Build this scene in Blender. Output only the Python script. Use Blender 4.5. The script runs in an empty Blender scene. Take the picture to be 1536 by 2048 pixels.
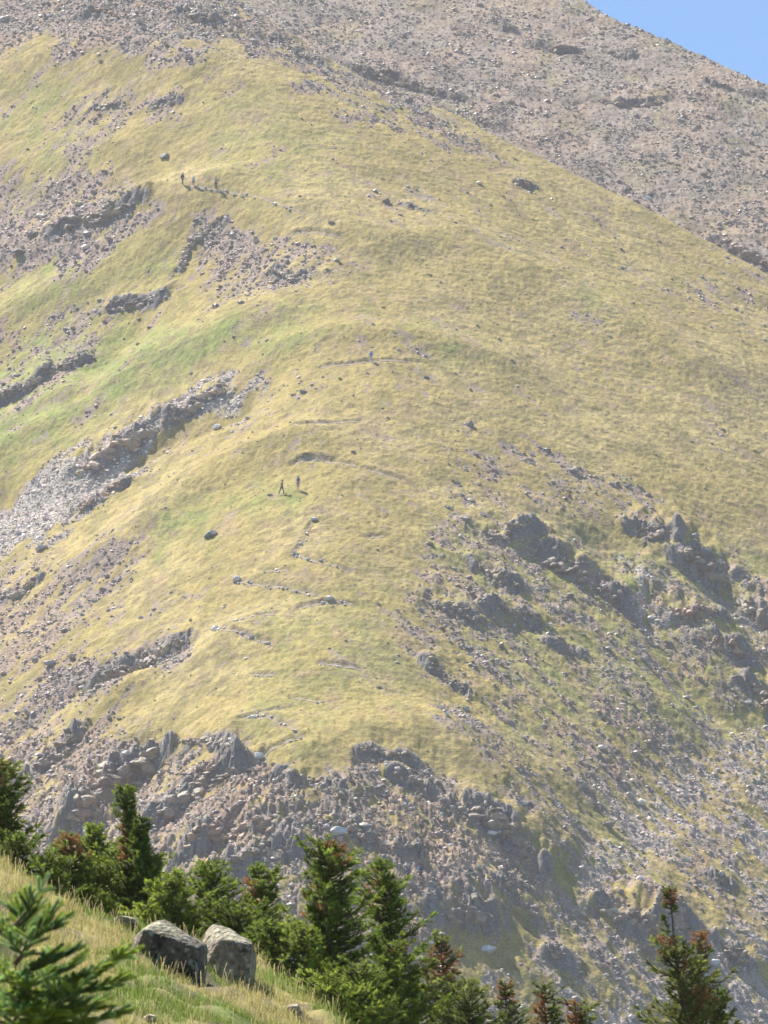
import bpy, bmesh, math, random
import numpy as np
from mathutils import Vector, Matrix

# ------------------------------------------------------------------ camera, sky, sun, exposure
F, CX, CY, PITCH = 11380.0, 768.0, 1024.0, math.radians(12.0)
sc = bpy.context.scene
COL = sc.collection
cam_d = bpy.data.cameras.new("camera")
cam_d.sensor_fit = 'VERTICAL'; cam_d.sensor_height = 36.0; cam_d.sensor_width = 27.0
cam_d.lens = 36.0 * F / 2048.0
cam_d.clip_start = 0.5; cam_d.clip_end = 6000
cam_d.dof.use_dof = True; cam_d.dof.focus_distance = 70.0
cam_d.dof.aperture_fstop = cam_d.lens / 1000.0 / 0.010
cam = bpy.data.objects.new("camera", cam_d); COL.objects.link(cam)
cam.location = (0, 0, 0); cam.rotation_euler = (math.pi / 2 + PITCH, 0, 0)
sc.camera = cam

SUN = Vector((-0.36, 0.50, 0.80)).normalized()
w = bpy.data.worlds.new("World"); sc.world = w; w.use_nodes = True
nt = w.node_tree
sky = nt.nodes.new('ShaderNodeTexSky'); sky.sky_type = 'NISHITA'; sky.sun_disc = False
sky.sun_elevation = math.asin(SUN.z); sky.sun_rotation = math.atan2(SUN.x, SUN.y)
sky.altitude = 3500; sky.air_density = 0.9; sky.dust_density = 0.0; sky.ozone_density = 1.3
bg = nt.nodes['Background']; bg.inputs['Strength'].default_value = 0.082
tint = nt.nodes.new('ShaderNodeVectorMath'); tint.operation = 'MULTIPLY'; tint.inputs[1].default_value = (0.70, 0.92, 0.98)
nt.links.new(sky.outputs[0], tint.inputs[0]); nt.links.new(tint.outputs[0], bg.inputs[0])
sun_d = bpy.data.lights.new("sun", 'SUN'); sun_d.energy = 5.0; sun_d.angle = math.radians(0.53)
sun_d.color = (1.0, 0.955, 0.88)
sun = bpy.data.objects.new("sun", sun_d); COL.objects.link(sun)
sun.rotation_euler = SUN.to_track_quat('Z', 'Y').to_euler(); sun.location = (0, 0, 600)
vs = sc.view_settings
vs.view_transform = 'Standard'; vs.look = 'None'; vs.gamma = 1; vs.use_curve_mapping = False
vs.exposure = 1.24
HAZE_DENSITY = 0.00013

# ------------------------------------------------------------------ helpers
rng = np.random.default_rng(7)
random.seed(7)
cp, sp = math.cos(PITCH), math.sin(PITCH)

def ray(px, py):
    """slope of the sight line through a photo pixel: x = u*y, z = w*y"""
    a = (np.asarray(px, float) - CX) / F; b = (CY - np.asarray(py, float)) / F
    dy = cp - b * sp; dz = sp + b * cp
    return a / dy, dz / dy

def P(px, py, d):
    u, ww = ray(px, py); return np.array([u * d, d + 0 * u, ww * d]).T

def project(x, y, z):
    fw = y * cp + z * sp; up = -y * sp + z * cp
    return CX + F * x / fw, CY - F * up / fw

def hsh(ix, iy, s):
    h = (ix * 374761393 + iy * 668265263 + s * 1442695041) & 0xffffffff
    h = ((h ^ (h >> 13)) * 1274126177) & 0xffffffff
    return ((h ^ (h >> 16)) & 0xffff) / 65535.0

def vn(x, y, s=0):
    x = np.asarray(x, float); y = np.asarray(y, float)
    ix = np.floor(x).astype(np.int64); iy = np.floor(y).astype(np.int64)
    fx = x - ix; fy = y - iy
    fx = fx * fx * fx * (fx * (fx * 6 - 15) + 10); fy = fy * fy * fy * (fy * (fy * 6 - 15) + 10)
    a = hsh(ix, iy, s); b = hsh(ix + 1, iy, s); c = hsh(ix, iy + 1, s); d = hsh(ix + 1, iy + 1, s)
    return (a + (b - a) * fx + (c - a) * fy + (a - b - c + d) * fx * fy) * 2 - 1

def fbm(x, y, o=4, s=0, g=0.5):
    t = 0; A = 1.0; n = 0
    for k in range(o):
        r = 0.6 * k; cr, sr = math.cos(r), math.sin(r); f = 2.0 ** k
        t = t + A * vn((x * cr - y * sr) * f + 17.3 * k, (x * sr + y * cr) * f - 9.1 * k, s + k); n += A; A *= g
    return t / n

def ridged(x, y, o=3, s=0):
    t = 0; A = 1.0; n = 0
    for k in range(o):
        t = t + A * (1 - 2 * np.abs(vn(x * 2 ** k + 5.7 * k, y * 2 ** k + 3.3 * k, s + k))); n += A; A *= 0.5
    return t / n

def sst(a, b, x):
    t = np.clip((x - a) / (b - a), 0, 1); return t * t * (3 - 2 * t)

def mesh_from(name, V, faces, mat=None, col=None, smooth=False, parent=None):
    """V (n,3); faces: (m,3) or (m,4) array; col: (n,3) point colours"""
    V = np.ascontiguousarray(V, np.float32); Fc = np.ascontiguousarray(faces, np.int32)
    me = bpy.data.meshes.new(name)
    k = Fc.shape[1]
    me.vertices.add(len(V)); me.vertices.foreach_set('co', V.ravel())
    me.loops.add(Fc.size); me.loops.foreach_set('vertex_index', Fc.ravel())
    me.polygons.add(len(Fc))
    me.polygons.foreach_set('loop_start', np.arange(0, Fc.size, k, dtype=np.int32))
    me.polygons.foreach_set('use_smooth', np.full(len(Fc), smooth))
    me.update(calc_edges=True)
    if col is not None:
        at = me.color_attributes.new('Col', 'FLOAT_COLOR', 'POINT')
        c4 = np.ones((len(V), 4), np.float32); c4[:, :3] = col
        at.data.foreach_set('color', c4.ravel())
    if mat: me.materials.append(mat)
    o = bpy.data.objects.new(name, me); COL.objects.link(o)
    if parent is not None: o.parent = parent
    return o

def tag(o, label=None, cat=None, group=None, kind=None):
    if label: o['label'] = label
    if cat: o['category'] = cat
    if group: o['group'] = group
    if kind: o['kind'] = kind
    return o

def empty(name, loc, rz=0.0):
    o = bpy.data.objects.new(name, None); COL.objects.link(o)
    o.location = [float(v) for v in loc]; o.rotation_euler = (0, 0, rz); o.empty_display_size = 0.3
    return o

def ico(sub):
    bm = bmesh.new(); bmesh.ops.create_icosphere(bm, subdivisions=sub, radius=1.0)
    v = np.array([p.co[:] for p in bm.verts]); f = np.array([[q.index for q in p.verts] for p in bm.faces]); bm.free()
    return v, f
ICO0, ICO1, ICO2, ICO3 = ico(1), ico(2), ico(3), ico(4)

def rot_rand(n, r=None):
    r = r or rng
    q = r.normal(size=(n, 4)); q /= np.linalg.norm(q, axis=1)[:, None]
    a, b, c, d = q.T
    return np.stack([np.stack([1 - 2 * (c * c + d * d), 2 * (b * c - a * d), 2 * (b * d + a * c)], 1),
                     np.stack([2 * (b * c + a * d), 1 - 2 * (b * b + d * d), 2 * (c * d - a * b)], 1),
                     np.stack([2 * (b * d - a * c), 2 * (c * d + a * b), 1 - 2 * (b * b + c * c)], 1)], 1)

def chunk(base, planes=11, lo=0.55, r=None, rough=0.03):
    """an angular stone: a ball cut by random planes"""
    r = r or rng
    v = base[0]; N = r.normal(size=(planes, 3)); N /= np.linalg.norm(N, axis=1)[:, None]
    D = r.uniform(lo, 0.95, planes)
    dot = v @ N.T
    rad = np.min(np.where(dot > 0.05, D / np.maximum(dot, 0.05), 9), axis=1)
    rad = np.minimum(rad, 1.15) * (1 + rough * r.normal(size=len(v)))
    return v * rad[:, None]

def tubes(name, segs, mat, parent):
    """segs: list of (p0, p1, r0, r1)"""
    p0 = np.array([s[0] for s in segs]); p1 = np.array([s[1] for s in segs]); r0 = np.array([s[2] for s in segs]); r1 = np.array([s[3] for s in segs])
    d = p1 - p0; d /= np.linalg.norm(d, axis=1)[:, None] + 1e-9
    up = np.where(np.abs(d[:, 2:3]) > .9, np.array([[1., 0, 0]]), np.array([[0, 0, 1.]]))
    a = np.cross(up, d); a /= np.linalg.norm(a, axis=1)[:, None]; b = np.cross(d, a); K = 6
    th = np.arange(K) * 2 * np.pi / K
    ring = a[:, None] * np.cos(th)[None, :, None] + b[:, None] * np.sin(th)[None, :, None]
    V = np.concatenate([p0[:, None] + ring * r0[:, None, None], p1[:, None] + ring * r1[:, None, None]], 1)
    i = np.arange(K); j = (i + 1) % K
    Fc = (np.stack([i, j, j + K, i + K], 1)[None] + 2 * K * np.arange(len(segs))[:, None, None]).reshape(-1, 4)
    return mesh_from(name, V.reshape(-1, 3), Fc, mat, None, True, parent)

# ------------------------------------------------------------------ materials
def new_mat(name):
    m = bpy.data.materials.new(name); m.use_nodes = True
    return m, m.node_tree, m.node_tree.nodes['Principled BSDF']

def surf_mat(name, col=None, scale=3.0, lo=0.75, hi=1.25, bump=0.3, bscale=6.0, bdist=0.1, rough=0.9, spec=0.2, transl=0.0, detail=6):
    m, t, b = new_mat(name); N, L = t.nodes, t.links
    tc = N.new('ShaderNodeTexCoord')
    if col is None:
        a = N.new('ShaderNodeAttribute'); a.attribute_name = 'Col'; src = a.outputs['Color']
    else:
        a = N.new('ShaderNodeRGB'); a.outputs[0].default_value = (*col, 1); src = a.outputs[0]
    n = N.new('ShaderNodeTexNoise'); n.inputs['Scale'].default_value = scale; n.inputs['Detail'].default_value = detail
    n.inputs['Roughness'].default_value = 0.65
    L.new(tc.outputs['Object'], n.inputs['Vector'])
    mr = N.new('ShaderNodeMapRange'); mr.inputs['From Min'].default_value = 0.3; mr.inputs['From Max'].default_value = 0.7
    mr.inputs['To Min'].default_value = lo; mr.inputs['To Max'].default_value = hi
    L.new(n.outputs['Fac'], mr.inputs['Value'])
    mx = N.new('ShaderNodeVectorMath'); mx.operation = 'SCALE'
    L.new(src, mx.inputs[0]); L.new(mr.outputs[0], mx.inputs['Scale'])
    L.new(mx.outputs[0], b.inputs['Base Color'])
    b.inputs['Roughness'].default_value = rough; b.inputs['Specular IOR Level'].default_value = spec
    if bump > 0:
        n2 = N.new('ShaderNodeTexNoise'); n2.inputs['Scale'].default_value = bscale; n2.inputs['Detail'].default_value = 5
        L.new(tc.outputs['Object'], n2.inputs['Vector'])
        bp = N.new('ShaderNodeBump'); bp.inputs['Strength'].default_value = bump; bp.inputs['Distance'].default_value = bdist
        L.new(n2.outputs['Fac'], bp.inputs['Height']); L.new(bp.outputs[0], b.inputs['Normal'])
    if transl > 0:
        tr = N.new('ShaderNodeBsdfTranslucent'); L.new(mx.outputs[0], tr.inputs['Color'])
        ms = N.new('ShaderNodeMixShader'); ms.inputs[0].default_value = transl
        out = N['Material Output']
        L.new(b.outputs[0], ms.inputs[1]); L.new(tr.outputs[0], ms.inputs[2]); L.new(ms.outputs[0], out.inputs['Surface'])
    return m

M_ground = surf_mat('turf_and_scree', None, 3.2, 0.62, 1.38, 0.45, 2.6, 0.25, 0.95, 0.1)
M_rock = surf_mat('mountain_rock', None, 1.5, 0.7, 1.3, 0.5, 2.5, 0.15, 0.7, 0.35)
M_scree = surf_mat('scree_rock', None, 2.0, 0.8, 1.2, 0.0, rough=0.55, spec=0.3)
M_hill = surf_mat('near_turf', None, 9.0, 0.7, 1.3, 0.6, 25, 0.02, 0.95, 0.1)
M_boulder = surf_mat('boulder_granite', None, 22.0, 0.4, 1.6, 0.9, 30, 0.03, 0.85, 0.25)
M_blade = surf_mat('grass_blade', None, 3.0, 0.9, 1.1, 0, rough=0.7, spec=0.25, transl=0.45)
M_needle = surf_mat('spruce_needle', None, 5.0, 0.75, 1.25, 0, rough=0.6, spec=0.35, transl=0.5)
M_near = surf_mat('young_needle', None, 5.0, 0.75, 1.25, 0, rough=0.55, spec=0.4, transl=0.62)
M_dead = surf_mat('dead_needle', None, 5.0, 0.75, 1.25, 0, rough=0.8, spec=0.15, transl=0.35)
M_bark = surf_mat('spruce_bark', (0.16, 0.115, 0.08), 30, 0.6, 1.4, 0.4, 60, 0.01, 0.9, 0.2)
M_path = surf_mat('path_dirt', (0.36, 0.29, 0.215), 2.0, 0.7, 1.3, 0.5, 6, 0.08, 0.95, 0.1)
M_snow = surf_mat('old_snow', (0.82, 0.85, 0.9), 2.0, 0.92, 1.05, 0.4, 4, 0.1, 0.6, 0.3)
_cloth = {}
def cloth(col):
    k = tuple(col)
    if k not in _cloth:
        _cloth[k] = surf_mat('cloth_' + '_'.join(str(int(c * 100)) for c in col), col, 12, 0.85, 1.15, 0.2, 40, 0.01, 0.85, 0.2)
    return _cloth[k]

# ------------------------------------------------------------------ the mountain: base shape
# ridge crest seen from below: (photo row, photo column of the crest, distance)
CR = np.array([(2400, 600, 535), (2048, 640, 549), (1900, 640, 557), (1750, 640, 566), (1600, 640, 576), (1520, 655, 585), (1400, 655, 601),
               (1250, 650, 621), (1100, 665, 641), (900, 700, 670), (700, 740, 702), (500, 700, 736),
               (360, 620, 760), (200, 520, 787), (0, 330, 826), (-250, 200, 880)], float)
uc, wc = ray(CR[:, 1], CR[:, 0])
YC, XCc, ZC = CR[:, 2], uc * CR[:, 2], wc * CR[:, 2]

def smooth_interp(y, X, Yv):
    # interpolation averaged over a window so that the crest has no kinks
    t = 0
    for o, k in ((-10, 1), (-5, 2), (0, 3), (5, 2), (10, 1)):
        t = t + k * np.interp(y + o, X, Yv)
    return t / 9.0

def base_main(x, y):
    xc = smooth_interp(y, YC, XCc)
    zc = smooth_interp(y, YC, ZC)
    zc = np.where(y > 880, ZC[-1] + 0.55 * (y - 880), zc)
    zc = np.where(y < 535, ZC[0] - 0.52 * (535 - y) * sst(0, 60, 535 - y) - 0.1 * np.minimum(535 - y, 60), zc)
    zc = np.maximum(zc, -70 + 0 * zc)
    dx = x - xc
    sl = np.where(dx < 0, 0.50, 0.33 + 0.17 * sst(690, 600, y)); r = np.where(dx < 0, 9.0, 13.0)
    fl = sl * (np.sqrt(dx * dx + r * r) - r)
    return zc - np.minimum(fl, 60)

pxs = np.concatenate([np.arange(-1500, -60, 14.0), np.arange(-60, 1600, 1.9), np.arange(1600, 3040, 14.0)])
us = (pxs - CX) / F * 1.022
ys = np.concatenate([np.arange(62, 530, 12.0), np.arange(530, 862, 0.28), np.arange(862, 1010, 4.0)])
U, Y = np.meshgrid(us, ys); X = U * Y
Z = base_main(X, Y)
# crest of the upper spur against the far scree slope
SIL = np.array([(-1500, -800), (0, -240), (380, -40), (500, 22), (540, 48), (640, 105), (700, 140), (800, 188), (900, 225), (1000, 275), (1100, 325), (1200, 372),
                (1300, 415), (1380, 460), (1450, 498), (1536, 545), (1700, 640), (3040, 1250)], float)
def cut_back(X, Y, Z, pxs, ys, SIL, y_lo, y_hi, back, k=1.0):
    sil = np.interp(pxs, SIL[:, 0], SIL[:, 1])
    _, PY = project(X, Y, Z)
    rows = np.where((ys > y_lo) & (ys < y_hi))[0]
    yS = np.zeros(len(pxs)); zS = np.zeros(len(pxs))
    aim = sil.copy()
    for it in range(4):
        for j in range(len(pxs)):
            p = np.minimum.accumulate(PY[rows, j]); i = np.searchsorted(-p, -aim[j]); i = min(i, len(rows) - 1)
            yS[j] = ys[rows[i]]; zS[j] = Z[rows[i], j]
        kk = np.ones(41) / 41.0
        yS2 = np.convolve(np.pad(yS, 20, 'edge'), kk, 'valid'); zS2 = np.convolve(np.pad(zS, 20, 'edge'), kk, 'valid')
        bk = zS2[None, :] + 0.9 - back * (Y - yS2[None, :])
        Zn = np.where(Z - bk > 30, bk, np.where(bk - Z > 30, Z, -k * np.logaddexp(-Z / k, -bk / k)))
        _, P2 = project(X, Y, Zn)
        got = P2[rows].min(axis=0)
        aim = aim - np.clip(got - sil, -40, 40)
    return Zn, yS2
Z, YSIL = cut_back(X, Y, Z, pxs, ys, SIL, 600, 900, 0.38)

class Field:
    def __init__(s, us, ys, Z): s.us, s.ys, s.Z = us, ys, Z
    def at(s, x, y):
        x = np.asarray(x, float); y = np.asarray(y, float); u = x / y
        i = np.clip(np.searchsorted(s.us, u) - 1, 0, len(s.us) - 2); j = np.clip(np.searchsorted(s.ys, y) - 1, 0, len(s.ys) - 2)
        a = np.clip((u - s.us[i]) / (s.us[i + 1] - s.us[i]), 0, 1); b = np.clip((y - s.ys[j]) / (s.ys[j + 1] - s.ys[j]), 0, 1)
        Zz = s.Z
        return (Zz[j, i] * (1 - a) + Zz[j, i + 1] * a) * (1 - b) + (Zz[j + 1, i] * (1 - a) + Zz[j + 1, i + 1] * a) * b
    def hit(s, px, py, y0, y1, step=0.3):
        """first point of the ground along the sight line of a photo pixel"""
        u, ww = ray(px, py); u = np.atleast_1d(u); ww = np.atleast_1d(ww)
        yy = np.arange(y0, y1, step)
        out = np.zeros((len(u), 3))
        for k in range(len(u)):
            h = s.at(u[k] * yy, yy) - ww[k] * yy
            i = np.argmax(h > 0) if (h > 0).any() else len(yy) - 1
            y = yy[i]; out[k] = (u[k] * y, y, float(s.at(u[k] * y, y)))
        return out
main0 = Field(us, ys, Z)

# ------------------------------------------------------------------ the mountain: cliffs, gullies, path benches
# rock outcrops: photo polyline (left to right), height in photo pixels, label
OUT = [
 ([(105, 462), (160, 450), (215, 436), (275, 412)], 46, 'long dark outcrop above brown scree, below left of the three upper hikers'),
 ([(185, 222), (240, 214)], 26, 'small dark outcrop on the upper left shoulder, left one of a pair'),
 ([(305, 218), (352, 208)], 28, 'small dark outcrop on the upper left shoulder, right one of a pair'),
 ([(362, 545), (378, 500), (405, 470), (450, 445)], 34, 'pale jumble of angular rock beside a grassy rib, just below the three upper hikers'),
 ([(540, 552), (590, 560), (640, 548)], 30, 'dark low outcrop in the brown patch right of the pale rock jumble'),
 ([(212, 622), (262, 615), (318, 600)], 30, 'isolated dark outcrop on green grass at the head of a stony gully'),
 ([(0, 812), (45, 790), (85, 765)], 36, 'dark outcrop at the left picture edge beside the stony gully, lower of two'),
 ([(85, 755), (125, 742), (165, 728)], 34, 'dark outcrop with grassy top in the stony gully, upper of two'),
 ([(160, 945), (215, 925), (270, 890), (320, 860)], 58, 'big dark cliff along the top edge of the pale scree chute'),
 ([(330, 852), (390, 815), (455, 785)], 34, 'narrow dark ledge running up from the cliff above the pale scree chute'),
 ([(165, 1030), (205, 1003), (250, 978)], 36, 'reddish dark outcrop on the lower side of the pale scree chute'),
 ([(0, 1205), (40, 1190), (75, 1165)], 40, 'dark outcrop at left picture edge under the foot of the pale scree chute'),
 ([(195, 1375), (240, 1352), (290, 1330), (372, 1296)], 46, 'dark shaded cliff tucked behind the lower grassy nose'),
 ([(60, 1560), (110, 1520), (150, 1480)], 60, 'dark buttress at lower left above the spruce tops'),
 ([(150, 1650), (205, 1600), (255, 1560), (330, 1520)], 95, 'large steep dark crag behind the slender leaning spruce leader'),
 ([(300, 1660), (360, 1610), (420, 1570), (480, 1545)], 70, 'broad broken crag right of the slender spruce leader'),
 ([(380, 1720), (430, 1690), (500, 1670), (565, 1672)], 62, 'tiered slabby outcrop with flat grassy tops over the spruce row'),
 ([(405, 1770), (460, 1752), (530, 1725), (590, 1710)], 58, 'blocky grey outcrop right behind the two small middle spruces'),
 ([(470, 1520), (420, 1490), (350, 1478)][::-1], 40, 'low broken outcrop on the left edge of the grassy nose'),
 ([(560, 1560), (630, 1575), (690, 1610)], 38, 'stony outcrop just under the tip of the grassy nose'),
 ([(720, 1505), (770, 1512), (830, 1535)], 30, 'shallow outcrop on the right edge of the grassy nose'),
 ([(790, 1560), (850, 1580), (880, 1600)], 36, 'rough dark outcrop midway down the stony front of the nose'),
 ([(905, 1625), (955, 1640), (1010, 1680), (1060, 1745)], 64, 'large dark diagonal crag right of the stony nose'),
 ([(640, 1650), (700, 1665), (760, 1700)], 36, 'grey outcrop above the tip of the tallest spruce'),
 ([(790, 1712), (815, 1722), (838, 1716)], 26, 'brown rounded outcrop between the three lower hikers'),
 ([(880, 1830), (930, 1850), (990, 1850)], 62, 'dark bluish crag low down beside the blue grey gully'),
 ([(1010, 1790), (1060, 1830), (1090, 1850)], 34, 'dark ledge across the gully from the bluish crag'),
 ([(955, 1065), (1010, 1085), (1065, 1090)], 38, 'upper left dark outcrop of the right flank, under the grass edge'),
 ([(1060, 1115), (1110, 1135), (1165, 1170), (1240, 1222)], 66, 'pointed dark slab pointing down right on the right flank'),
 ([(1265, 1060), (1310, 1085), (1350, 1100)], 42, 'dark outcrop at the grass edge above the narrow scree lane'),
 ([(1360, 1135), (1405, 1160), (1450, 1165)], 62, 'squarish dark tower at the grass edge on the right flank'),
 ([(1480, 1220), (1510, 1240), (1545, 1275)], 70, 'grey slab outcrop at the right picture edge'),
 ([(1350, 1240), (1390, 1245), (1432, 1235)], 52, 'reddish brown pointed outcrop beside the pink scree'),
 ([(1400, 1290), (1450, 1305), (1500, 1335)], 50, 'brown blocky outcrop below the reddish pointed one'),
 ([(1500, 1380), (1530, 1410), (1560, 1450)], 60, 'dark outcrop at the right picture edge under the brown blocky one'),
 ([(865, 1215), (910, 1235), (965, 1255)], 40, 'low dark outcrop at the left side of the right flank'),
 ([(945, 1130), (990, 1160), (1040, 1190)], 36, 'thin diagonal rock band left of the pointed slab'),
 ([(980, 1220), (1030, 1240), (1080, 1250)], 28, 'short dark rock band below the diagonal band'),
 ([(1105, 1295), (1155, 1312)], 24, 'small purple grey outcrop in the middle of the right flank'),
 ([(845, 1330), (890, 1365), (930, 1395)], 30, 'rough rock band along the right border of the sunny grass'),
 ([(1205, 1825), (1260, 1855), (1330, 1885)], 66, 'rounded brown crag left of the bare spruce leader'),
 ([(1340, 1840), (1380, 1855)], 50, 'shaded brown crag right behind the bare spruce leader'),
 ([(1440, 1900), (1475, 1925), (1510, 1940)], 40, 'low dark outcrop right of the double topped spruce'),
 ([(1430, 1765), (1450, 1775)], 26, 'small dark outcrop in the right hand scree'),
 ([(1100, 1925), (1125, 1935)], 34, 'small purple outcrop above the little spruce tops'),
 ([(545, 75), (590, 100), (650, 132)], 26, 'long dark outcrop on the upper spur crest'),
 ([(365, 25), (400, 45), (450, 42)], 30, 'dark outcrop at the top of the picture, in grey talus'),
 ([(160, 30), (210, 22), (260, 40)], 26, 'dark broken outcrop at the top of the picture near the red hiker'),
 ([(1040, 370), (1065, 376)], 18, 'lone reddish rock on the upper right grass'),
 ([(808, 412), (850, 425)], 16, 'thin rock rib in the middle of the upper grass'),
]
OUT_FAR = [
 ([(690, 140), (740, 155), (790, 168), (850, 185), (915, 205)], 28, 'long dark rock band low on the far scree slope, right above the spur crest'),
 ([(945, 238), (985, 252)], 20, 'small dark outcrop just above the spur crest'),
 ([(1190, 200), (1250, 210), (1335, 206)], 26, 'dark outcrop in the middle of the far scree slope'),
 ([(1215, 108), (1252, 118)], 26, 'dark rock knob high on the far slope under the skyline'),
 ([(1060, 92), (1110, 105), (1150, 104)], 22, 'broken outcrop high on the far slope, left of the dark knob'),
 ([(1425, 490), (1480, 512), (1560, 545)], 36, 'dark outcrop at the right edge just above the spur crest'),
 ([(1415, 165), (1460, 180), (1510, 188)], 20, 'dark outcrop near the skyline at the right edge'),
 ([(1255, 385), (1295, 395)], 18, 'small outcrop with white streak above the spur crest'),
 ([(985, 45), (1020, 62)], 18, 'pale outcrop at the top of the far scree slope'),
]
# path benches: dark cut bank seen from below
TRAIL = [
 [(590, 470), (640, 466), (680, 470)], [(690, 775), (640, 735), (700, 726), (845, 722)][1:],
 [(585, 850), (640, 845), (715, 842)], [(600, 915), (690, 925), (800, 955)], [(590, 925), (615, 912), (660, 918)],
 [(625, 1045), (600, 1085), (588, 1108)], [(588, 1108), (620, 1120), (700, 1142)], [(470, 1160), (520, 1166), (590, 1180), (635, 1190)],
 [(605, 1214), (650, 1205), (705, 1207)], [(415, 1258), (450, 1262), (490, 1270), (545, 1290)], [(465, 1245), (505, 1232), (550, 1225)],
 [(500, 1436), (540, 1440), (585, 1460), (600, 1478)], [(485, 1438), (520, 1428), (565, 1418)], [(640, 1325), (680, 1332), (720, 1340)],
 [(590, 1395), (640, 1402)], [(505, 1356), (550, 1352)], [(530, 1142), (575, 1140)], [(740, 1070), (768, 1068)],
 [(380, 372), (430, 378), (500, 392), (600, 428)],
 [(505, 1520), (545, 1500), (600, 1478)],
]
# grassy mounds and hollows: (polyline, height m, width m)
SHAPE = [
 ([(0, 520), (160, 480), (330, 415), (420, 395)], 2.5, 6), ([(0, 640), (120, 590), (300, 500)], 2.0, 6),
 ([(0, 900), (150, 800), (330, 720), (480, 660)], 2.4, 7), ([(0, 1000), (130, 990), (340, 870), (470, 810)], -2.4, 4.5),
 ([(0, 850), (160, 770), (260, 660)], -1.6, 4), ([(200, 1120), (340, 1010), (470, 930), (560, 900)], 2.2, 6),
 ([(60, 1440), (180, 1370), (350, 1305)], -2.4, 4.0), ([(130, 1440), (230, 1400), (370, 1330), (450, 1290)], 1.8, 5),
 ([(300, 420), (420, 400), (600, 430), (760, 480)], 1.6, 6), ([(560, 700), (760, 665), (940, 700), (1000, 720)], 1.1, 4),
 ([(930, 480), (1100, 570), (1250, 650), (1400, 730)], 1.6, 8), ([(1090, 1840), (1200, 1700), (1350, 1560), (1536, 1440)], -1.0, 5),
 ([(1200, 1080), (1260, 1180), (1310, 1260), (1400, 1400)], -1.8, 4), ([(1430, 1150), (1500, 1230), (1560, 1330)], -1.5, 3.5),
 ([(170, 1690), (260, 1570), (300, 1480)], -2.0, 3.5), ([(1330, 1420), (1440, 1500), (1530, 1600)], 1.0, 6),
 ([(450, 1480), (620, 1500), (800, 1480), (960, 1520)], 1.4, 7), ([(900, 1450), (1000, 1560), (1090, 1680)], 1.2, 5),
 ([(0, 330), (150, 330), (260, 290)], 1.0, 6), ([(60, 120), (200, 105), (400, 120)], 1.2, 6),
]

def poly_dist(pts, x, y):
    """distance across a plan polyline, measured square to its chord (positive on its left), overshoot beyond the ends"""
    a = pts[0]; d = pts[-1] - a; L = math.hypot(*d); d = d / L
    tp = (pts[:, 0] - a[0]) * d[0] + (pts[:, 1] - a[1]) * d[1]; sp_ = (pts[:, 1] - a[1]) * d[0] - (pts[:, 0] - a[0]) * d[1]
    o_ = np.argsort(tp); tp, sp_ = tp[o_], sp_[o_]
    rx, ry = x - a[0], y - a[1]
    t = rx * d[0] + ry * d[1]; q = ry * d[0] - rx * d[1]
    line = (np.interp(t - 1, tp, sp_) + 2 * np.interp(t, tp, sp_) + np.interp(t + 1, tp, sp_)) / 4
    s = q - line; ov = np.maximum(np.maximum(-t, t - L), 0)
    return np.hypot(s, ov), s, ov

def window(pts, mar):
    lo = pts.min(0) - mar; hi = pts.max(0) + mar
    r = np.where((ys > lo[1]) & (ys < hi[1]))[0]
    if len(r) == 0: return None
    c = np.where((us > min(lo[0] / lo[1], lo[0] / hi[1])) & (us < max(hi[0] / lo[1], hi[0] / hi[1])))[0]
    if len(c) == 0: return None
    return slice(r[0], r[-1] + 1), slice(c[0], c[-1] + 1)

for pl, h, wd in SHAPE:
    pts = main0.hit(*np.array(pl, float).T, 535, 860)[:, :2]
    wi = window(pts, wd * 3.2)
    if wi is None: continue
    b, s, o = poly_dist(pts, X[wi], Y[wi])
    Z[wi] += h * np.exp(-(b / wd) ** 2)
CUTS = []
warpx = 1.5 * fbm(X / 2.2, Y / 2.2, 4, 41); modh = np.clip(.85 + 1.3 * fbm(X / 2.4, Y / 5.0, 3, 43), .1, 1.45)
CLIFF = np.zeros_like(Z)
cur = Field(us, ys, Z.copy())
for pl, hp, lab in OUT:
    pts = main0.hit(*np.array(pl, float).T, 535, 860)
    CUTS.append(pts)
    pts[:, 2] = cur.at(pts[:, 0], pts[:, 1])
    h = (0.50 if pl[0][0] < 840 or pl[0][1] < 900 else .60) * hp * 0.0575 * pts[:, 1].mean() / 680
    wd = 0.55 * h + 0.25; back = 2.0 * h + 1.5
    if 'pale jumble' in lab: h *= .35
    wi = window(pts[:, :2], back * 4)
    if wi is None: continue
    b, s, o = poly_dist(pts[:, :2], X[wi], Y[wi])
    s = s + warpx[wi] * min(1.0, h * 0.45)
    fade = np.exp(-(o / (0.8 * h + 0.6)) ** 2) * modh[wi]
    prof = sst(-wd, wd, s) * np.exp(-np.maximum(s - wd, 0) / back) - 0.22 * np.exp(-((s + 2.2 * wd) / (1.6 * wd)) ** 2)
    Z[wi] += h * 0.85 * prof * fade
    CLIFF[wi] = np.maximum(CLIFF[wi], fade * np.exp(-((s - 0.1 * h) / (0.75 * h + 0.35)) ** 2))
TR = []
cur = Field(us, ys, Z.copy())
BANK = np.zeros_like(Z)
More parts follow.
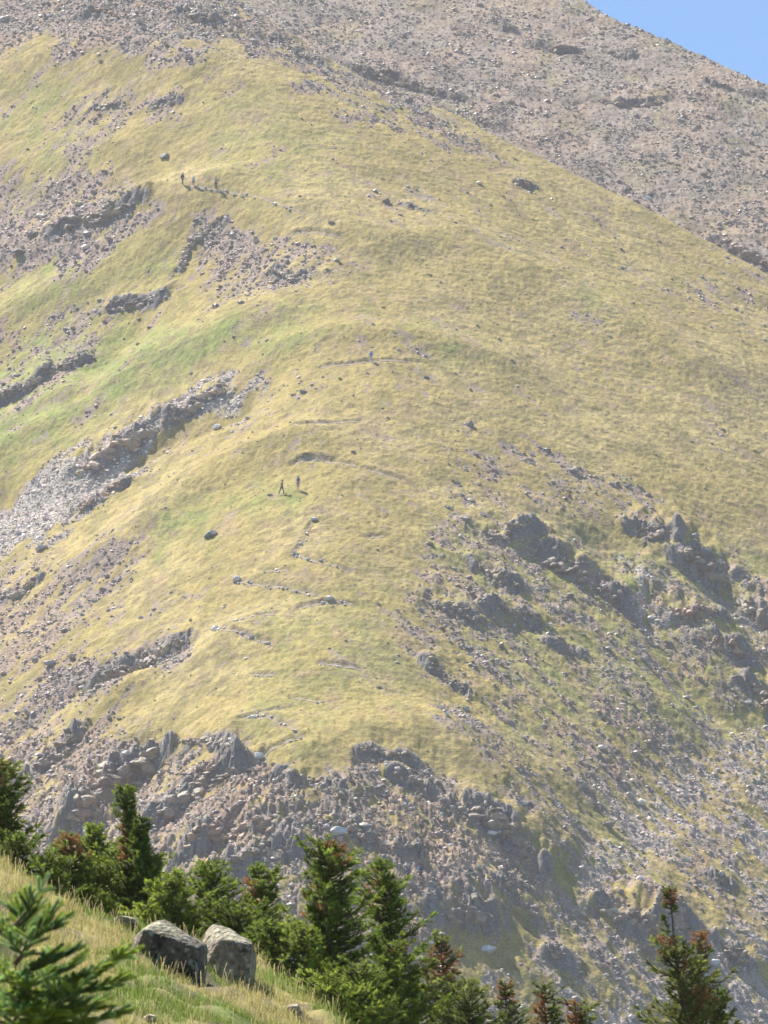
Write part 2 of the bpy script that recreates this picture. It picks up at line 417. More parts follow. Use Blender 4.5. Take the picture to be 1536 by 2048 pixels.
for pl in TRAIL:
    pts = cur.hit(*np.array(pl, float).T, 535, 860)
    TR.append(pts)
    q = pts[:, :2] if pts[0, 0] < pts[-1, 0] else pts[::-1, :2]
    wi = window(q, 6)
    b, s, o = poly_dist(q, X[wi], Y[wi])
    s = s + 0.25 * vn(X[wi] / 1.1, Y[wi] / 1.1, 5)
    fade = np.exp(-(o / 0.8) ** 2) * (0.75 + 0.35 * vn(X[wi] / 2.5, Y[wi] / 2.5, 77))
    Z[wi] += (.75 if pl[0] != (380, 372) else .15) * fade * (0.34 * sst(0.1, 0.45, s) * np.exp(-np.maximum(s - .45, 0) / 1.1) - 0.22 * np.exp(-((s + 0.35) / 0.5) ** 2))
    BANK[wi] = np.maximum(BANK[wi], fade * np.exp(-((s - 0.12) / 0.42) ** 2))

# ------------------------------------------------------------------ what grows where
PX, PY = project(X, Y, Z)
side = np.where(X > smooth_interp(Y, YC, XCc), 1.0, -1.0)
T = X + side * 0.7 * Y                     # constant along the fall line
WX = PX + 75 * fbm(X / 6, Y / 8, 5, 3, .6); WY = PY + 60 * fbm(X / 6, Y / 8, 5, 11, .6)

def inpoly(poly, px, py, soft=20.0):
    """soft inside test by signed distance to a photo outline"""
    p = np.array(poly, float); out = np.zeros(px.shape)
    lo = p.min(0) - 2 * soft; hi = p.max(0) + 2 * soft
    m = (px > lo[0]) & (px < hi[0]) & (py > lo[1]) & (py < hi[1])
    x = px[m]; y = py[m]
    d = np.full(x.shape, 1e9); ins = np.zeros(x.shape, bool)
    for k in range(len(p)):
        a, b = p[k], p[(k + 1) % len(p)]; e = b - a
        t = np.clip(((x - a[0]) * e[0] + (y - a[1]) * e[1]) / (e @ e + 1e-9), 0, 1)
        d = np.minimum(d, np.hypot(x - a[0] - t * e[0], y - a[1] - t * e[1]))
        c = ((a[1] > y) != (b[1] > y)) & (x < (b[0] - a[0]) * (y - a[1]) / (b[1] - a[1] + 1e-12) + a[0])
        ins ^= c
    out[m] = sst(-soft, soft, np.where(ins, d, -d))
    return out

ROCKY = [
 ([(-900, -400), (520, -400), (560, 70), (640, 120), (800, 200), (960, 290), (880, 285), (700, 205), (560, 140), (470, 95), (330, 112), (180, 95), (80, 95), (0, 110), (-900, 110)], .80),
 ([(480, 60), (640, 120), (800, 185), (1010, 300), (900, 290), (760, 235), (600, 150)], .85),
 ([(150, 180), (350, 180), (350, 240), (240, 300), (130, 330), (60, 330), (110, 270)], .50),
 ([(-900, 300), (0, 330), (180, 320), (330, 430), (270, 475), (150, 540), (0, 570), (-900, 700)], .72),
 ([(350, 450), (450, 430), (660, 505), (690, 545), (560, 585), (450, 605), (380, 555)], .68),
 ([(330, 590), (240, 690), (110, 790), (0, 860), (-900, 1100), (-900, 800), (0, 650), (100, 630), (220, 590)], .58),
 ([(-900, 1300), (0, 1000), (140, 900), (300, 840), (430, 770), (540, 765), (430, 830), (330, 890), (230, 960), (150, 1050), (0, 1140), (-900, 1500)], .97),
 ([(-900, 1400), (0, 1150), (120, 1120), (260, 1070), (290, 1150), (200, 1250), (80, 1350), (0, 1380), (-900, 1600)], .60),
 ([(-900, 1600), (0, 1390), (80, 1350), (250, 1300), (370, 1280), (380, 1310), (250, 1370), (120, 1450), (0, 1540), (-900, 1800)], .82),
 ([(-900, 1700), (0, 1540), (110, 1460), (240, 1440), (430, 1480), (600, 1535), (720, 1500), (830, 1515), (960, 1570), (1080, 1690), (1100, 1780), (900, 1800), (900, 2600), (-900, 2600)], .66),
 ([(900, 1030), (1000, 1050), (1180, 1070), (1350, 1090), (1536, 1140), (2600, 1500), (2600, 2700), (850, 2700), (1050, 1800), (1080, 1690), (960, 1560), (880, 1430), (850, 1330), (800, 1180)], .47),
 ([(1090, 1850), (1180, 1700), (1330, 1560), (1536, 1440), (1700, 1440), (1700, 1600), (1400, 1640), (1200, 1800)], .56),
 ([(1400, 1600), (1700, 1500), (2600, 1700), (2600, 2600), (1200, 2600), (950, 2048), (900, 1950), (1010, 1920), (1250, 2000), (1400, 1900), (1480, 1780)], .62),
 ([(1200, 1085), (1225, 1085), (1330, 1250), (1300, 1270)], .9), ([(1420, 1150), (1450, 1170), (1536, 1270), (1500, 1270)], .9),
 ([(900, 900), (1000, 890), (1350, 980), (1330, 1060), (1000, 1040), (900, 1010)], .42),
 ([(1350, 540), (1536, 600), (1536, 700), (1440, 650), (1280, 580)], .38), ([(980, 330), (1250, 430), (1250, 470), (1000, 380)], .3),
 ([(0, 200), (140, 230), (140, 300), (0, 330)], .3), ([(340, 930), (640, 930), (600, 985), (450, 1010), (330, 1020)], .16),
 ([(260, 1180), (420, 1150), (520, 1180), (360, 1260), (200, 1290)], .26), ([(400, 300), (640, 300), (560, 380), (430, 340)], .2),
 ([(560, 1240), (760, 1260), (800, 1420), (700, 1350), (560, 1330)], .12),
]
R = np.zeros_like(Z)
for poly, s in ROCKY: R = np.maximum(R, s * inpoly(poly, WX, WY, 34))
R = np.maximum(R, .23 * sst(-.05, .35, fbm(X / 9, Y / 11, 3, 65)) * (PY < 1000))
R = np.maximum(R, .08)
tongue = inpoly([(600, 1330), (800, 1360), (880, 1440), (1000, 1545), (1095, 1660), (1130, 1760), (1085, 1770), (1040, 1690), (950, 1590), (860, 1530), (740, 1490), (600, 1480)], PX + .5 * (WX - PX), PY + .5 * (WY - PY), 22)
R = R * (1 - .75 * tongue)
patch = 0.5 + 0.85 * (0.62 * fbm(T / 1.7, Y / 8.0, 4, 21) + 0.40 * fbm(X / 2.6, Y / 3.4, 4, 31) + 0.35 * fbm(X / 0.7, Y / 0.9, 3, 35))
ROCK = sst(-0.16, 0.20, R - patch * 0.92 + .30 * fbm(X / .45, Y / .6, 2, 67) - 0.02)
ROCK = np.maximum(ROCK, sst(0.3, 0.75, CLIFF + 0.55 * fbm(X / .9, Y / 1.2, 4, 61)))
ROCK = np.maximum(ROCK, 0.45 * sst(0.35, 0.9, BANK + .3 * fbm(X / .6, Y / .6, 2, 63)))

# fine relief: turf steps on grass, broken ground on rock
g = 1 - ROCK
Z += 0.45 * fbm(X / 14, Y / 14, 3, 2)
Z += (0.05 + 0.3 * np.clip(R, 0, 1)) * fbm(X / 3.2, Y / 3.0, 3, 8)
Z += g * (0.10 * np.abs(fbm(X / 3.5 + 0.2 * fbm(X / 5, Y / 5, 2, 9), Y / 0.9, 3, 13)) + 0.12 * fbm(X / 0.5, Y / 0.6, 2, 15) + .05 * sst(.1, .5, fbm(X / 2.4, Y / .8, 3, 16)))
crev = np.exp(-(vn(T / 1.1 + .8 * fbm(X / 2, Y / 2, 2, 73), Y / 3.2, 75) / .10) ** 2) + .7 * np.exp(-(vn(T / .5, Y / 1.3, 79) / .12) ** 2)
rz = inpoly(ROCKY[10][0], WX, WY, 40) * (1 - tongue)
Z += rz * (.26 * ridged(T / 2.3, Y / 4.5, 3, 27) + (.05 + .13 * ROCK) * ridged(X / 1.0, Y / 1.1, 2, 29) + .30 * CLIFF * ridged(T / .9, Y / 3, 2, 37))
rk = ROCK * sst(0.1, 0.6, np.maximum(R, CLIFF))
steepzone = inpoly([(-900, 1540), (0, 1500), (250, 1440), (430, 1470), (700, 1560), (1000, 1600), (1100, 1800), (900, 2300), (-900, 2300)], PX, PY, 50)
Z += rk * (0.5 + 0.9 * steepzone + 0.8 * CLIFF) * (0.55 * ridged(X / 2.4, Y / 2.0, 3, 19) + 0.28 * ridged(X / 0.8, Y / 0.8, 2, 23)) * 0.62
Z -= rk * crev * (.18 + .42 * steepzone + .3 * CLIFF)
main = Field(us, ys, Z)

# ground colours (what the ground itself is)
STRAW = np.array((.335, .258, .088)); PALE = np.array((.395, .308, .122)); OLIVE = np.array((.205, .172, .056))
GREEN = np.array((.225, .255, .065)); RUST = np.array((.30, .205, .125)); BROWN = np.array((.285, .205, .15)); GREY = np.array((.275, .212, .172)); PALES = np.array((.44, .40, .355))
def mix(a, b, t): return a * (1 - t[..., None]) + b * t[..., None]
GR = np.zeros_like(Z)
for poly, s in [
 ([(-300, 760), (150, 640), (420, 640), (720, 645), (520, 720), (300, 770), (120, 900), (-300, 1050)], .95),
 ([(330, 1010), (560, 955), (630, 990), (470, 1040), (320, 1130)], .8), ([(800, 660), (950, 680), (980, 710), (840, 700)], .9),
 ([(-300, 480), (0, 440), (0, 560), (120, 520), (200, 470), (350, 500), (330, 590), (150, 610), (-300, 700)], .55),
 ([(0, 180), (160, 140), (180, 300), (0, 330)], .5), ([(-200, 330), (60, 340), (120, 320), (100, 400), (-200, 420)], .4),
 ([(1220, 1170), (1320, 1160), (1350, 1240), (1260, 1250)], .8), ([(1130, 600), (1200, 560), (1260, 620), (1180, 640)], .4),
 ([(380, 160), (560, 200), (700, 300), (560, 420), (380, 300)], .35), ([(1050, 1720), (1250, 1600), (1300, 1700), (1150, 1800)], .45),
 ([(550, 1230), (800, 1150), (880, 1350), (650, 1500), (450, 1480)], .30), ([(880, 1050), (1536, 1100), (1536, 1500), (1000, 1500)], .45)]:
    GR = np.maximum(GR, s * inpoly(poly, WX, WY, 40))
n1 = fbm(X / 9, Y / 12, 4, 51); n2 = fbm(X / 2.2, Y / 2.6, 4, 55); n3 = fbm(X / 4, Y / 1.6, 4, 57)
C = mix(np.broadcast_to(STRAW, Z.shape + (3,)), PALE, sst(-.15, .5, n1))
C = mix(C, OLIVE, sst(-.1, .45, n2 + 0.3 * n3) * 0.7)
C = mix(C, GREEN, np.clip(GR * (0.75 + 0.9 * n2 + .5 * n1), 0, 1))
C = mix(C, np.array((.20, .155, .085)), .55 * sst(.12, .5, fbm(X / 1.1, Y / .8, 3, 93) + .35 * n1))
C = mix(C, np.array((.13, .125, .05)), rz * .6 * sst(.15, .45, fbm(T / 1.2, Y / 2.6, 3, 95)))
C = mix(C, RUST, sst(.28, .55, fbm(X / 2.6, Y / 3.2, 3, 71)) * 0.45)
cr = mix(np.broadcast_to(GREY, Z.shape + (3,)), BROWN, sst(-.1, .35, fbm(X / 7, Y / 9, 3, 81)))
chute = np.zeros_like(Z)
for poly in (ROCKY[6][0], ROCKY[13][0], ROCKY[14][0]): chute = np.maximum(chute, inpoly(poly, WX, WY, 25))
cr = mix(cr, PALES, chute * 0.75)
lowr = np.maximum(inpoly(ROCKY[12][0], WX, WY, 60), inpoly(ROCKY[11][0], WX, WY, 40))
cr = mix(cr, np.array((.40, .335, .295)), lowr * .65)
brownz = np.maximum(inpoly(ROCKY[3][0], WX, WY, 30), inpoly(ROCKY[4][0], WX, WY, 30))
cr = mix(cr, np.array((.29, .22, .18)), brownz * .7)
cr = mix(cr, np.array((.40, .20, .19)), 0.8 * inpoly([(1280, 1210), (1305, 1215), (1310, 1265), (1290, 1250)], WX, WY, 8))
cr = mix(cr, np.array((.20, .18, .165)), sst(.2, .7, CLIFF))
C = mix(C, cr, ROCK)
C = C * (1 + 0.22 * fbm(X / .8, Y / 1.0, 2, 91))[..., None]

def grid_faces(nr, nc):
    i = np.arange(nr * nc).reshape(nr, nc)
    return np.stack([i[:-1, :-1], i[:-1, 1:], i[1:, 1:], i[1:, :-1]], -1).reshape(-1, 4)
mo = mesh_from('mountain', np.stack([X, Y, Z], -1).reshape(-1, 3), grid_faces(*Z.shape), M_ground, C.reshape(-1, 3), True)
tag(mo, 'straw coloured grassy mountain ridge with rocky flanks rising to the top', 'mountain', kind='structure')

# ------------------------------------------------------------------ the far scree slope under the sky
pxf = np.concatenate([np.arange(-800, 420, 14.0), np.arange(420, 1600, 2.2), np.arange(1600, 3040, 14.0)])
uf = (pxf - CX) / F * 1.022
yf = np.concatenate([np.arange(800, 845, 4.0), np.arange(845, 1080, 0.36), np.arange(1080, 1220, 5.0)])
UF, YF = np.meshgrid(uf, yf); XF = UF * YF
ZF = 263.5 + 0.62 * (YF - 930) - 0.10 * (XF - 19) - 0.00025 * (YF - 930) ** 2
SKY = np.array([(-800, -900), (700, -330), (1000, -105), (1100, -42), (1172, 0), (1225, 34), (1290, 62), (1330, 74), (1370, 92), (1440, 124), (1490, 146), (1536, 166), (1700, 240), (3040, 800)], float)
ZF, YSKY = cut_back(XF, YF, ZF, pxf, yf, SKY, 860, 1190, 0.45, 0.8)
us_m, ys_m = us, ys
us, ys = uf, yf
far0 = Field(uf, yf, ZF.copy())
CUTF = []; CLF = np.zeros_like(ZF); wpf = 2.0 * fbm(XF / 2.6, YF / 2.6, 4, 141)
for pl, hp, lab in OUT_FAR:
    pts = far0.hit(*np.array(pl, float).T, 850, 1180); CUTF.append(pts)
    h = hp * 0.045; wd = 0.3 * h + .3; back = 2 * h + 2
    wi = window(pts[:, :2], back * 4)
    b, s, o = poly_dist(pts[:, :2], XF[wi], YF[wi]); s = s + wpf[wi]
    fade = np.exp(-(o / (0.8 * h + .6)) ** 2) * np.clip(.75 + 1.5 * fbm(XF[wi] / 2.6, YF[wi] / 5, 3, 143), .9 if hp >= 28 else 0.1, 1.6)
    ZF[wi] += .85 * h * fade * (sst(-wd, wd, s) * np.exp(-np.maximum(s - wd, 0) / back) - .2 * np.exp(-((s + 2 * wd) / (1.6 * wd)) ** 2))
    CLF[wi] = np.maximum(CLF[wi], fade * np.exp(-((s - .1 * h) / (.6 * h + .5)) ** 2))
ZF += 0.5 * fbm(XF / 9, YF / 12, 4, 103) + 0.22 * ridged(XF / 1.6, YF / 1.8, 3, 107) + .1 * vn(XF / .5, YF / .6, 109)
far = Field(uf, yf, ZF)
PXF, PYF = project(XF, YF, ZF)
t1 = sst(-.2, .3, fbm((XF - .3 * YF) / 5, YF / 16, 4, 111)); t2 = sst(.1, .5, fbm(XF / 6, YF / 8, 4, 115))
CF = mix(np.broadcast_to(np.array((.27, .235, .205)), ZF.shape + (3,)), np.array((.31, .25, .20)), t1)
CF = mix(CF, np.array((.25, .235, .12)), t2 * .55)
CF = mix(CF, np.array((.36, .33, .30)), sst(.2, .5, fbm(XF / 1.6, YF / 3, 3, 117)) * .5)
CF = mix(CF, np.array((.19, .175, .165)), sst(.2, .7, CLF + .4 * fbm(XF / 1.5, YF / 2, 3, 119)))
CF = CF * (np.array((.94, .87, .79)) * (1 - .30 * sst(0, .45, fbm(XF / 5, YF / 7, 4, 123)))[..., None])
fo = mesh_from('far_slope', np.stack([XF, YF, ZF], -1).reshape(-1, 3), grid_faces(*ZF.shape), M_ground, CF.reshape(-1, 3), True)
tag(fo, 'grey brown scree slope of the farther mountain under the blue sky', 'mountain', kind='structure')
us, ys = us_m, ys_m

# ------------------------------------------------------------------ loose scree (uncountable) as one object per slope
LIB0 = [chunk(ICO0, 9, .6, rough=.10) for _ in range(16)]
def stones(name, pos, size, cols, label):
    n = len(pos); Rm = rot_rand(n); sq = np.stack([rng.uniform(.8, 1.35, n), rng.uniform(.6, 1.1, n), rng.uniform(.35, .8, n)], 1)
    tilt = rot_rand(n)
    lib = np.stack(LIB0)[rng.integers(0, 16, n)]
    V = np.einsum('nij,nvj->nvi', Rm, lib) * sq[:, None, :]
    # leave most stones lying roughly with the slope
    a = rng.normal(0, .5, n) - .35; ca, sa = np.cos(a), np.sin(a)
    y = V[..., 1] * ca[:, None] - V[..., 2] * sa[:, None]; z = V[..., 1] * sa[:, None] + V[..., 2] * ca[:, None]
    V[..., 1], V[..., 2] = y, z
    V = V * size[:, None, None] + pos[:, None, :]
    Fc = (ICO0[1][None] + 12 * np.arange(n)[:, None, None]).reshape(-1, 3)
    o = mesh_from(name, V.reshape(-1, 3), Fc, M_scree, np.repeat(cols, 12, axis=0), False)
    return tag(o, label, 'scree', kind='stuff')

def stone_cols(n, k=1.0, v=(.16, .22, .28, .36, .48)):
    b = rng.choice(v, n, p=[.2, .25, .25, .18, .12]) * rng.uniform(.85, 1.15, n) * k
    tint = np.stack([1.18 + .06 * rng.normal(size=n), np.ones(n), .86 + .07 * rng.normal(size=n)], 1)
    return b[:, None] * tint

def pick(field, Xg, Yg, Wt, px, py, n, ylim):
    ok = (px > -40) & (px < 1580) & (py > -40) & (py < 2080) & ylim
    wgt = np.where(ok, Wt, 0).ravel()
    # even out over the picture: weight by ground area per vertex
    cs = np.cumsum(wgt); idx = np.searchsorted(cs, rng.uniform(0, cs[-1], n))
    idx = np.clip(idx, 0, wgt.size - 1)
    x = Xg.ravel()[idx] + rng.normal(0, .15, n); y = Yg.ravel()[idx] + rng.normal(0, .2, n)
    return x, y, idx
front = Y < YSIL[None, :] + 3
Wt = ROCK * sst(.05, .4, R) * (0.35 + chute * 1.0 + .5 * sst(.5, .9, R)) * (1 - .6 * sst(.4, .8, CLIFF)) + 0.009 * g
x, y, idx = pick(main, X, Y, Wt, PX, PY, 60000, front)
sz = np.clip(rng.lognormal(math.log(.115), .5, len(x)), .06, .65)
sz = np.where(rng.random(len(x)) < .02, sz * 1.7, sz)
sz = np.where(ROCK.ravel()[idx] < .3, sz * .75, sz); sz = sz * (1 - .25 * chute.ravel()[idx])
z = main.at(x, y) + sz * .15
cl = stone_cols(len(x), 1.15); cl = cl * (1 + .75 * chute.ravel()[idx] + .3 * lowr.ravel()[idx])[:, None]
stones('scree', np.stack([x, y, z], 1), sz, cl, 'loose grey scree lying over the rocky flanks of the ridge')
okf = (YF < YSKY[None, :] + 2) & (YF > 850)
x, y, idx = pick(far, XF, YF, 0.3 + .7 * sst(-.2, .4, fbm(XF / 4, YF / 6, 3, 121)), PXF, PYF, 34000, okf)
sz = np.clip(rng.lognormal(math.log(.14), .5, len(x)), .08, .6)
z = far.at(x, y) + sz * .2
stones('far_scree', np.stack([x, y, z], 1), sz, stone_cols(len(x), .9, (.22, .26, .30, .36, .5)), 'loose grey scree covering the far slope under the sky')
# tussocks that roughen the turf
# ------------------------------------------------------------------ rock outcrops, one object each
LIB2 = [chunk(ICO2, int(rng.integers(8, 13)), .5, rough=.035) for _ in range(14)]
def outcrop(pts, hp, label, field, mpp, red=False):
    r = np.random.default_rng(int(abs(pts[0, 0] * 100 + pts[0, 1] * 7)) + 3)
    h = 0.72 * hp * mpp; seg = np.linalg.norm(np.diff(pts[:, :2], axis=0), axis=1); L = seg.sum(); cum = np.r_[0, np.cumsum(seg)]
    n = int(np.clip(L / h * 15 + 10, 18, 95)); pale = 'pale' in label
    t = (np.arange(n) + r.uniform(0, 1, n)) / n * L
    bx = np.interp(t, cum, pts[:, 0]); by = np.interp(t, cum, pts[:, 1])
    env = 0.55 + 0.45 * np.sin(np.pi * np.clip(t / L, 0.02, .98))
    k = np.clip(np.searchsorted(cum, t) - 1, 0, len(seg) - 1)
    d = np.diff(pts[:, :2], axis=0)[k] / seg[k][:, None]; nx, ny = -d[:, 1], d[:, 0]
    off = r.uniform(-.35, .75, n) * h
    x = bx + nx * off; y = by + ny * off
    s = h * env * r.uniform(.08, .24, n); s[::4] = h * env[::4] * .36; off[::4] *= .4; x = bx + nx * off; y = by + ny * off
    bury = r.uniform(.3, .7, n); bury[::4] = .8; z = field.at(x, y) - s * bury
    for i in range(1, n):
        for _ in range(3):
            pp = np.stack([x[:i] - x[i], y[:i] - y[i], z[:i] - z[i]], 1); dd = np.linalg.norm(pp, axis=1); gap = dd - .42 * (s[:i] + s[i]); j = int(np.argmin(gap))
            if gap[j] <= 0: break
            x[i] += pp[j, 0] / dd[j] * gap[j]; y[i] += pp[j, 1] / dd[j] * gap[j]; z[i] += pp[j, 2] / dd[j] * gap[j]
    dip = r.uniform(-.5, .5); az = math.atan2(*(pts[-1, :2] - pts[0, :2])[::-1])
    Vs, Fs, Cs = [], [], []; k0 = 0
    for i in range(n):
        v = LIB2[r.integers(0, 14)] @ rot_rand(1, r)[0].T * np.array((r.uniform(.9, 1.7), r.uniform(.8, 1.3), r.uniform(.5, 1.2)))
        a = dip + r.normal(0, .22); ca, sa = math.cos(a), math.sin(a)
        v = v @ np.array([[ca, 0, sa], [0, 1, 0], [-sa, 0, ca]]).T
        a = az + r.normal(0, .3); ca, sa = math.cos(a), math.sin(a)
        v = v @ np.array([[ca, -sa, 0], [sa, ca, 0], [0, 0, 1]]).T
        c = np.array((.275, .21, .16)) * r.uniform(.6, 1.3) * (1.6 if pale else 1) * (np.array((1.12, .92, .82)) if red else np.array((1, 1, 1)))
        Vs.append(v * s[i] + (x[i], y[i], z[i])); Fs.append(ICO2[1] + k0); k0 += len(v)
        lich = (vn(v[:, 0] * 2 + i, v[:, 1] * 2, 5) > .45)[:, None]
        Cs.append(np.where(lich, c * np.array((1.15, 1.15, .8)), c) * np.ones((len(v), 3)))
    o = np.array(pts[len(pts) // 2])
    ob = mesh_from('rock_outcrop', np.concatenate(Vs) - o, np.concatenate(Fs), M_rock, np.concatenate(Cs), False)
    ob.location = o
    tag(ob, label, 'rock', 'rock outcrops on the mountain side')
for (pl, hp, lab), pts in zip(OUT, CUTS):
    outcrop(pts, hp, lab, main, 0.0575 * pts[:, 1].mean() / 680, 'red' in lab)
for (pl, hp, lab), pts in zip(OUT_FAR, CUTF): outcrop(pts, hp, lab, far, .08)

# ------------------------------------------------------------------ boulders one can pick out on the mountain
LIB3 = [chunk(ICO2, int(rng.integers(8, 14)), .55, rough=.02) for _ in range(8)]
def boulder(name, loc, s, label, group, bright=.3, seed=0, sq=(1.2, .9, .7), mat=None):
    r = np.random.default_rng(seed)
    v = LIB3[r.integers(0, 8)] @ rot_rand(1, r)[0].T * np.array(sq) * s
    c = np.array((1.03, 1, .95)) * bright * r.uniform(.9, 1.1)
    o = mesh_from(name, v, ICO2[1], mat or M_rock, np.broadcast_to(c, (len(v), 3)), False)
    o.location = loc; return tag(o, label, 'boulder', group)
for i, (px, py, wpx, br, lab) in enumerate([
    (435, 858, 16, .5, 'pale boulder with dark foot standing alone on grass above the two middle hikers'),
    (422, 1076, 26, .2, 'dark flat boulder alone on the sunny grass left of the trail'),
    (474, 1160, 16, .55, 'pale stone at the left hairpin of the trail'),
    (430, 1259, 14, .55, 'pale stone at the next lower left hairpin of the trail'),
    (505, 1437, 16, .55, 'pale stone at the lowest left hairpin of the trail'),
    (518, 1518, 20, .55, 'bright rock cluster where the trail meets the broken rock'),
    (660, 1199, 14, .5, 'pale stone on the right hairpin of the trail'),
    (628, 1040, 12, .5, 'pale stone on the trail below the two middle hikers'),
    (680, 1668, 26, .5, 'bright block on the stony nose above the tallest spruce'),
    (252, 1520, 16, .5, 'slim pale slab in the dark crag at lower left'),
    (38, 508, 18, .2, 'dark boulder at the left edge under the long dark outcrop'),
    (852, 757, 10, .2, 'small dark boulder alone on the grass right of the blue hiker'),
    (1296, 398, 12, .6, 'white streak of pale rock just above the spur crest'),
    (330, 318, 18, .2, 'dark boulder on grass above the three upper hikers'),
    (975, 1905, 26, .5, 'pale block in the scree under the bluish crag'),
    (1390, 1075, 16, .3, 'grey boulder beside the squarish dark tower'),
    (1048, 1608, 14, .5, 'pale stone right of the large diagonal crag'),
    (985, 1678, 16, .5, 'pale sliver of rock inside the large diagonal crag'),
    (1215, 1655, 20, .18, 'dark boulder in the upper part of the pale gully'),
    (1430, 1930, 22, .5, 'pale boulder right of the double topped spruce'),
    (640, 1745, 22, .35, 'grey block right of the blocky outcrop behind the spruces'),
    (100, 1330, 20, .3, 'grey boulder among the rubble at the left edge'),
    ]):
    f_ = far if py < 400 and px > 1200 else main
    p = f_.hit(px, py, *((850, 1150) if f_ is far else (535, 860)))[0]
    s = wpx / F * p[1] * .55
    boulder('boulder', (p[0], p[1], p[2] + .25 * s), s, lab, 'boulders on the mountain side', br, i + 5)
# stones lying along the trail: many of a kind, nothing tells them apart
tpos = []
for pts in TR[5:]:
    L = np.linalg.norm(np.diff(pts[:, :2], axis=0), axis=1).sum(); n = int(L * 1.1)
    for _ in range(n):
        t = rng.uniform(0, len(pts) - 1.001); k = int(t); p = pts[k] + (pts[k + 1] - pts[k]) * (t - k)
        tpos.append((p[0] + rng.normal(0, .2), p[1] - .35 + rng.normal(0, .2)))
proto = [mesh_from('trail_stone', chunk(ICO1, 9, .55) * np.array((1.2, .9, .7)), ICO1[1], M_scree, np.full((42, 3), .52) * np.array((1.05, 1, .93)), False) for _ in range(3)]
for i, (x, y) in enumerate(tpos[:200]):
    o = proto[i % 3] if i < 3 else proto[i % 3].copy()
    if i >= 3: COL.objects.link(o)
    s = float(rng.uniform(.10, .26)); o.location = (x, y, float(main.at(x, y)) + .08); o.scale = (s, s, s); o.rotation_euler = (0, 0, float(rng.uniform(0, 6.28)))
    tag(o, 'small pale stone lying along the edge of the narrow mountain trail', 'stone', 'pale stones along the trail')
# the trail itself
Vp, Fp = [], []; k0 = 0
for pts in TR:
    q = pts if pts[0, 0] < pts[-1, 0] else pts[::-1]
    n = max(6, int(np.linalg.norm(np.diff(q[:, :2], axis=0), axis=1).sum() / .4))
    t = np.linspace(0, len(q) - 1, n); x = np.interp(t, range(len(q)), q[:, 0]); y = np.interp(t, range(len(q)), q[:, 1]) - .3 + .12 * np.sin(t * 9)
    hw = .17 + .06 * np.sin(t * 13)
    for sgn in (-1, 0, 1):
        yy = y + sgn * hw; Vp.append(np.stack([x, yy, main.at(x, yy) + (.03 if sgn else .05)], 1))
    a = k0 + np.arange(n - 1)
    for s_ in range(2): Fp.append(np.stack([a + s_ * n, a + 1 + s_ * n, a + 1 + (s_ + 1) * n, a + (s_ + 1) * n], 1))
    k0 += 3 * n
tp = mesh_from('footpath', np.concatenate(Vp), np.concatenate(Fp), M_path, None, True)
tag(tp, 'narrow dirt footpath zigzagging up the grassy ridge', 'path', kind='structure')
# snow patch in the gully
sp_ = main.hit(172, 1672, 535, 860)[0]
v = ICO3[0].copy(); v = v * (1 + .12 * np.sin(v[:, [1, 2, 0]] * 7)) * np.array((.5, .8, 1.0)); v[:, 2] = v[:, 2] * np.where(v[:, 0] + .2 > 0, 1.1, .5)
o = mesh_from('snow_patch', v * .62, ICO3[1], M_snow, None, True); o.location = sp_ + (0, -.3, .1)
tag(o, 'small white snow patch in the dark gully behind the spruces', 'snow')

# a bare dead trunk leaning in the crag
q0 = main.hit(318, 1536, 535, 860)[0]
top_ = P(334, 1498, q0[1] - .6) - q0; mid_ = top_ * .55 + np.array((.12, 0, .05))
lg = tubes('dead_trunk', [((0, 0, -.2), tuple(mid_), .12, .09), (tuple(mid_), tuple(top_), .09, .03), (tuple(mid_ * .9), tuple(mid_ * .9 + np.array((-.25, -.1, .5))), .04, .015)], surf_mat('grey_deadwood', (.5, .45, .38), 8, .8, 1.2, .3, 20, .02, .9, .2), None)
lg.location = q0; tag(lg, 'bare pale dead trunk leaning on the dark crag above the slender spruce', 'dead tree')

# ------------------------------------------------------------------ near hillside
CREST = np.array([(-900, 1400), (0, 1722), (60, 1752), (130, 1782), (230, 1828), (330, 1858), (430, 1885), (520, 1912), (600, 1975), (700, 2052), (900, 2200), (1600, 2700), (3000, 3600)], float)
def hill(x, y):
    z = -2 + .174 * y - .382 * x
    z = np.where(x > 6, -2 + .174 * y - .382 * 6 - .3 * (x - 6), z)
    z = np.where(x < -14, -2 + .174 * y + .382 * 14 - .15 * (x + 14), z)
    px = CX + F * x / (np.maximum(y, .5) * 1.013)
    cy = np.interp(px, CREST[:, 0], CREST[:, 1])
    _, ww = ray(px, cy); k = -.382 * x
    yc = np.clip((2 - k) / np.maximum(.174 - ww, .01), 25, 45)     # where the sight line meets the slope
    s = y - yc + 1.2
    z = z - np.where(s > 0, .42 * (np.sqrt(s * s + 1.5) - 1.22) + .0 * s, 0)
    amp = sst(6, 16, y)
    z = z + amp * (.10 * fbm(x / 1.6, y / 2.4, 3, 201) + .09 * fbm(x / .30, y / .55, 3, 205))
    return z
hx = np.concatenate([np.linspace(-70, -5, 40), np.arange(-4.9, 2.0, .035), np.linspace(2.1, 70, 50)])
hy = np.concatenate([np.linspace(-40, 12, 30), np.arange(12.4, 46, .12), np.linspace(46.5, 95, 40)])
HX, HY = np.meshgrid(hx, hy); HZ = hill(HX, HY)
m1 = fbm(HX / .6, HY / 1.2, 4, 211); m2 = fbm(HX / .25, HY / .5, 3, 215)
CH = mix(np.broadcast_to(np.array((.30, .25, .085)), HZ.shape + (3,)), np.array((.19, .22, .06)), sst(-.15, .35, m1))
CH = mix(CH, np.array((.15, .115, .08)), sst(.0, .35, m2 + .3 * m1) * .8)
